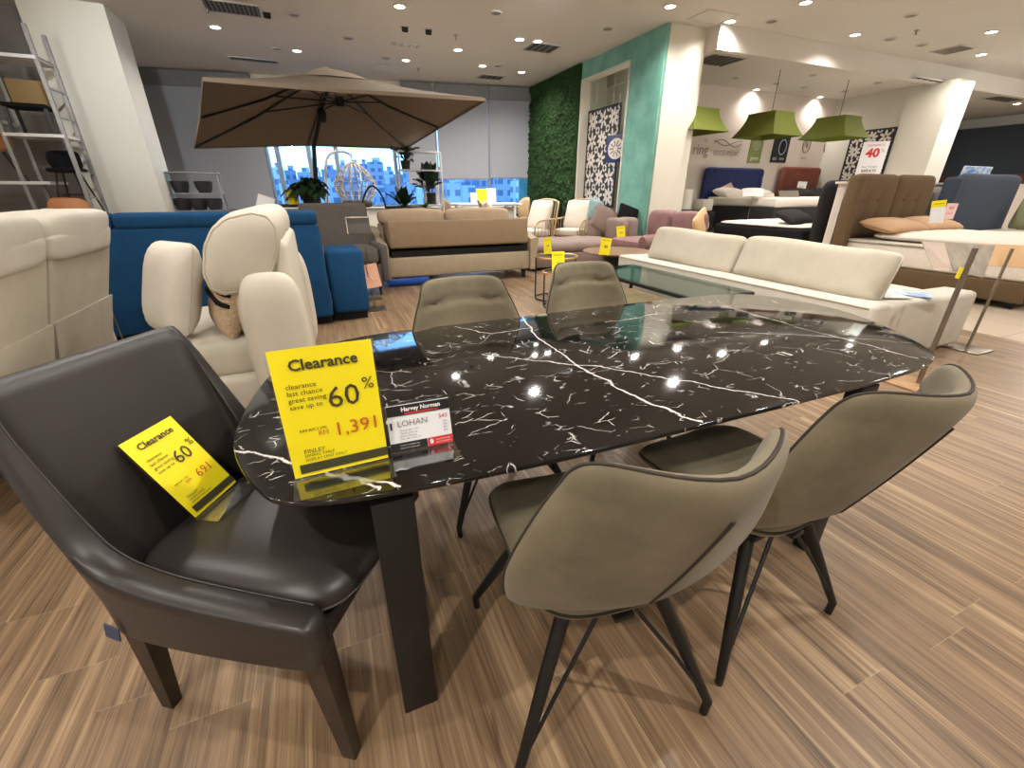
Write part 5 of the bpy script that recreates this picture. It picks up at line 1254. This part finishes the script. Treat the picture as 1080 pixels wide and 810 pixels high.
# far right
b = BM(); box(b, (20.8, 5, CZ/2), (.2, 20, CZ)); struct('wall_right', b, M['wall'], 'far right wall', 'wall')
z0_, z1_ = 1.25, 2.35
pA, pB = ga(1000, 150, 19.5), ga(1078, 138, 19.5)
r = thing('shopfront', 'dark shopfront across the aisle with a red brown lower band', 'shopfront', (20.4, 6.0, 0))
b = BM(); box(b, (0, 0, (1.5+pA.z)/2+.2), (.5, 12, pA.z-1.5+.4)); sf = part('dark_glazing', b, M['shop_dark'], r)
b = BM(); box(b, (-.03, 0, 1.55), (.5, 12, .5)); box(b, (-.03, 0, .55), (.5, 12, 1.1)); part('band', b, M['shop_red'], r)
b = BM(); box(b, (-.28, -1.6, 2.35), (.02, .9, 1.1)); part('panel', b, M['charcoal_fabric'], sf)
b = BM(); box(b, (20.75, 14.9, CZ/2), (.2, .2, CZ)); b.free()
b = BM(); box(b, (13.8, 14.9, CZ/2), (14.4, .2, CZ)); struct('wall_end', b, M['wall'], 'end wall of the right hand area', 'wall')
# ================================================================ ceiling fittings
def ceil_z(y, x): return BZ if (y > 6.74 and x > 6.6) else CZ
LIT = []
def downlight(label, px, py, lit=True, rad=.085, zc=None, group=None, pos=None):
    z = zc or CZ; c = Vector((*pos, z)) if pos else g(px, py, z)
    r = thing('downlight', label, 'ceiling light', (c.x, c.y, z), 0, group)
    b = BM(); tube(b, [Vector((rad*math.cos(2*PI*k/20), rad*math.sin(2*PI*k/20), -.004)) for k in range(20)], .014, 6, closed=True); part('ring', b, M['vent'], r)
    b = BM(); lathe(b, [(0, -.012), (rad*.9, -.012), (rad*.95, -.002), (0, -.002)], seg=20); part('lens', b, (M['led'] if z == CZ else M['led_bed']) if lit else M['vent_mid'], r)
    if lit: LIT.append(c.copy())
    return r
M['vent_mid'] = plain('vent_mid', (128, 120, 112), .6)
for px, py, lb in ((15, 10, 'lit downlight at the upper left corner above the display rack'), (227, 28, 'lit downlight just right of the big column'), (313, 53, 'lit downlight above the left part of the umbrella'), (428, 63, 'lit downlight above the right shoulder of the umbrella'),
                   (483, 52, 'lit downlight left of the square vent pair, above the umbrella tip'), (509, 69, 'lit downlight nearest the roller blinds'), (548, 41, 'lit downlight left of the spotlight above the moss wall'), (567, 43, 'lit downlight at the edge of the dark square vent'),
                   (707, 6, 'lit downlight above the white column'), (850, 2, 'lit downlight at the top edge, right of centre'), (902, 36, 'lit downlight in front of the ceiling step'), (1046, 33, 'lit downlight in the upper right corner'), (1035, 57, 'lit downlight above the right column')):
    downlight(lb, px, py)
for px, py, lb in ((310, 15, 'unlit white downlight near the round black spots'), (292, 51, 'unlit recessed fitting left above the umbrella'), (367, 40, 'unlit recessed fitting above the umbrella middle'), (407, 61, 'unlit recessed fitting above the umbrella, by the square panel'), (523, 13, 'unlit recessed fitting at the top, left of centre'), (641, 30, 'unlit recessed fitting above the turquoise wall'),
                   (525, 69, 'unlit recessed fitting beside the far vent'), (814, 22, 'unlit recessed fitting right of the ceiling panel'), (961, 16, 'unlit recessed fitting at the upper right'), (939, 41, 'unlit recessed fitting beside the sprinkler'), (973, 47, 'unlit recessed fitting near the small square vent')):
    downlight(lb, px, py, False)
downlight('lit spot in the bed ceiling above the navy bed', 798, 94, True, .07, BZ); downlight('lit spot in the bed ceiling above the brown leather bed', 865, 102, True, .07, BZ)
downlight('lit downlight far right beyond the right column', 1073, 109, True, .09, BZ)
for px, py, lb in ((848, 92, 'dim fitting in the bed ceiling between the two spots'), (857, 79, 'dim fitting in the middle of the bed ceiling'), (819, 88, 'dim fitting near the left bed ceiling spot'), (891, 96, 'dim fitting near the right bed ceiling spot'), (926, 87, 'dim fitting near the right end of the bed ceiling'), (776, 82, 'dim fitting at the left of the bed ceiling')):
    downlight(lb, px, py, False, .07, BZ)
# lights reflected in the marble, outside the frame
for k, (px, py) in enumerate(((545, 462), (548, 348), (665, 374), (765, 370), (709, 393), (455, 405))):
    q = g(px, py, TOPZ); d = q - Vector((0, 0, EYE)); t = (CZ-TOPZ)/(-d.z); pos = (q.x+d.x*t, q.y+d.y*t)
    downlight('lit downlight out of frame, mirrored in the marble table top', 0, 0, True, .085, None, 'downlights mirrored in the table top', pos)
def vent(label, px, py, w, d, dark, zc=None, rz=0, slats=8, kind='ceiling_vent'):
    z = zc or CZ; c = g(px, py, z); r = thing(kind, label, 'vent', (c.x, c.y, z), rz)
    b = BM()
    for p, q, ww, dd in (((0, -d/2), 0, w, .03), ((0, d/2), 0, w, .03), ((-w/2, 0), 0, .03, d), ((w/2, 0), 0, .03, d)): box(b, (p[0], p[1], -.008), (ww, dd, .016))
    part('frame', b, M['vent'], r)
    b = BM(); box(b, (0, 0, -.004), (w-.02, d-.02, .006)); part('backing', b, M['vent_dark'] if dark else M['vent'], r)
    b = BM()
    for k in range(slats): box(b, (-w/2+.04+(w-.08)*k/max(1, slats-1), 0, -.014), (.014, d-.05, .012), ry=.6)
    if slats: part('slats', b, M['vent_mid'], r)
    else: b.free()
    return r
vent('large slatted air grille at the top left of the ceiling', 245, 8, .75, .5, True, slats=12)
vent('slatted air grille above the left corner of the umbrella', 268, 63, .9, .25, True, slats=10)
vent('narrow slot vent above the umbrella', 428, 47, .5, .16, False, slats=4)
vent('flat square ceiling panel above the umbrella', 408, 73, .65, .5, False, slats=0, kind='ceiling_panel')
vent('dark square diffuser above the moss wall', 571, 50, .6, .5, True, slats=5)
vent('dark square diffuser near the roller blinds', 518, 81, .6, .4, True, slats=5)
vent('flat square ceiling panel right of the white column', 752, 18, .6, .45, False, slats=0, kind='ceiling_panel')
vent('dark diffuser in the bed ceiling beside the white column', 757, 63, .8, .6, True, BZ, slats=6)
vent('small square vent at the upper right', 1005, 52, .5, .5, False, slats=5)
vent('dark slot diffuser in the bed ceiling near the right column', 973, 85, 1.2, .35, True, BZ, slats=6)
vent('dark slot diffuser beyond the right column', 1058, 104, 1.2, .4, True, BZ, slats=6)
for px, py, lb in ((281, 13, 'black swivel spot between grille and white downlight'), (427, 28, 'left black swivel spot of the pair at top centre'), (452, 31, 'right black swivel spot of the pair at top centre')):
    c = g(px, py, CZ); r = thing('spotlight', lb, 'ceiling light', c)
    b = BM(); tube(b, [Vector((.07*math.cos(2*PI*k/16), .07*math.sin(2*PI*k/16), -.004)) for k in range(16)], .012, 6, closed=True); part('ring', b, M['vent'], r)
    b = BM(); lathe(b, [(0, -.07), (.05, -.07), (.055, .0), (0, 0)], seg=16, M_=Matrix.Rotation(.4, 4, 'X')); part('head', b, M['black'], r)
for px, py, lb in ((218, 8, 'sprinkler head left of the large air grille'), (481, 37, 'sprinkler head left of centre'), (967, 32, 'sprinkler head at the upper right'), (441, 72, 'sprinkler head above the umbrella')):
    c = g(px, py, CZ); r = thing('sprinkler', lb, 'sprinkler', c)
    b = BM(); lathe(b, [(0, -.05), (.012, -.05), (.012, -.012), (.035, -.01), (.035, 0), (0, 0)], seg=12); part('body', b, M['steel'], r)
    b = BM(); lathe(b, [(0, -.062), (.025, -.062), (.025, -.056), (0, -.056)], seg=12); part('deflector', b, M['steel'], r)
# ================================================================ city beyond the windows
rnd = random.Random(12)
cols = [facade('facade_grey', (150, 160, 172), (92, 104, 122)), facade('facade_pale', (186, 192, 198), (110, 124, 142), 2.2, 1.5), facade('facade_cool', (128, 142, 160), (84, 98, 118), 1.3, 1.8)]
def building(px0, px1, ptop, D, k, lab):
    p0, p1 = gb(px0, ptop, D), gb(px1, ptop, D); z1 = p0.z; z0 = -40; w = p1.x-p0.x; dp = w*.3+1.5
    r = thing('apartment_block', lab, 'building', ((p0.x+p1.x)/2, D+dp/2, z0), 0, 'apartment blocks seen through the windows')
    b = BM(); box(b, (0, 0, (z1-z0)/2), (w, dp, z1-z0)); part('block', b, cols[k % 3], r, False)
    b = BM(); box(b, (w*.1, 0, z1-z0+.004*D), (w*.5, dp*.4, .008*D)); part('roof_tower', b, cols[(k+1) % 3], r, False)
L_ = 'hazy blue apartment block seen through the windows'
x = 268
k = 0
while x < 600:
    w = rnd.choice((7, 9, 12, 16)); top = 178 + rnd.uniform(-3, 6)
    if 350 < x < 395: top = 172 + rnd.uniform(-2, 2)
    building(x, x+w, top, rnd.uniform(95, 140), k, L_); x += w*1.12; k += 1
x = 262
while x < 600:
    w = rnd.choice((10, 14, 18)); building(x, x+w, 190 + rnd.uniform(-4, 6), rnd.uniform(60, 85), k, L_); x += w*1.15; k += 1
b = BM(); box(b, (40, 170, -41), (500, 320, 2)); struct('ground_outside', b, M['leaf'], 'green ground far below the windows', 'ground')
# ================================================================ light
wd = bpy.data.worlds.new('world'); SC.world = wd; wd.use_nodes = True
nt = wd.node_tree; bg = nt.nodes['Background']
tc = nt.nodes.new('ShaderNodeTexCoord'); sp_ = nt.nodes.new('ShaderNodeSeparateXYZ'); rp = nt.nodes.new('ShaderNodeValToRGB')
nt.links.new(tc.outputs['Generated'], sp_.inputs[0]); nt.links.new(sp_.outputs[2], rp.inputs[0]); nt.links.new(rp.outputs[0], bg.inputs[0])
e = rp.color_ramp.elements; e[0].position = 0; e[0].color = (.85, .95, 1, 1); e[1].position = .35; e[1].color = (.35, .55, .9, 1)
bg.inputs[1].default_value = 4.2
def spot(c, e_, ang=130, col=(1, .95, .89), blend=.7, size=.06, aim=None):
    l = bpy.data.lights.new('ceiling_or_fill_spot', 'SPOT'); l.energy = e_; l.spot_size = math.radians(ang); l.spot_blend = blend; l.color = col; l.shadow_soft_size = size
    o = bpy.data.objects.new('ceiling_or_fill_spot', l); COL.objects.link(o); o.location = (c[0], c[1], c[2]-.05)
    if aim is not None: o.rotation_euler = (Vector(aim)-Vector(c)).to_track_quat('-Z', 'Y').to_euler()
    return o
for c in LIT: spot(c, 165 if c.z > BZ+.1 else 90, 155, blend=1)
# point fills added out of frame, then the rest of the shop's downlights
def bulb(x, y, z, e_, col=(1, .95, .89)):
    l = bpy.data.lights.new('fill_point', 'POINT'); l.energy = e_; l.color = col; l.shadow_soft_size = .12
    o = bpy.data.objects.new('fill_point', l); COL.objects.link(o); o.location = (x, y, z)
spot((2.3, -1.0, CZ), 260, 140, blend=.6, size=.03)
spot((-1.3, -.5, CZ), 200, 140, blend=.6, size=.03)
for x, y in ((3.6, .6), (-2.2, 2.2), (.6, 2.6), (2.2, 1.8), (-.9, -2.2), (5.2, 2.6), (9.0, 3.0), (-1.0, 5.2), (4.6, 4.4), (11.5, 2.2)):
    spot((x, y, CZ), 125, 150)
for x, y, e_ in ((-3.5, 5.6, 62), (-5.5, 2.0, 140), (-4.5, -1.5, 110), (-1.0, -3.2, 45), (7.0, -1.0, 80), (12.0, -.5, 150), (15.5, 3.5, 150)):
    bulb(x, y, 3.0, e_)  # added fill for ceiling and walls, no pendants hang here
for x, y in ((1.0, 3.3), (2.9, 2.9), (.2, 4.3)): spot((x, y, CZ), 150, 75, blend=.5, size=.04)
spot((-1.9, 6.2, CZ), 420, 70, (.9, .95, 1), aim=(-1.8, 12.5, 1.6), blend=1)  # added cool spot without a fitting, brightens the left blinds
spot((3.5, 6.0, CZ), 260, 75, (.9, .95, 1), aim=(3.6, 11.5, 1.8), blend=1)  # likewise added, lifts the window wall farther right
spot((14.1, 5.9, CZ), 260, 120, (.82, .92, 1), aim=(13.6, 6.4, 1.5))
SC.view_settings.view_transform = 'Standard'; SC.view_settings.look = 'None'; SC.view_settings.gamma = 1; SC.view_settings.use_curve_mapping = False
SC.view_settings.exposure = .06
bpy.data.objects.remove(_txo); bpy.data.curves.remove(_txt)
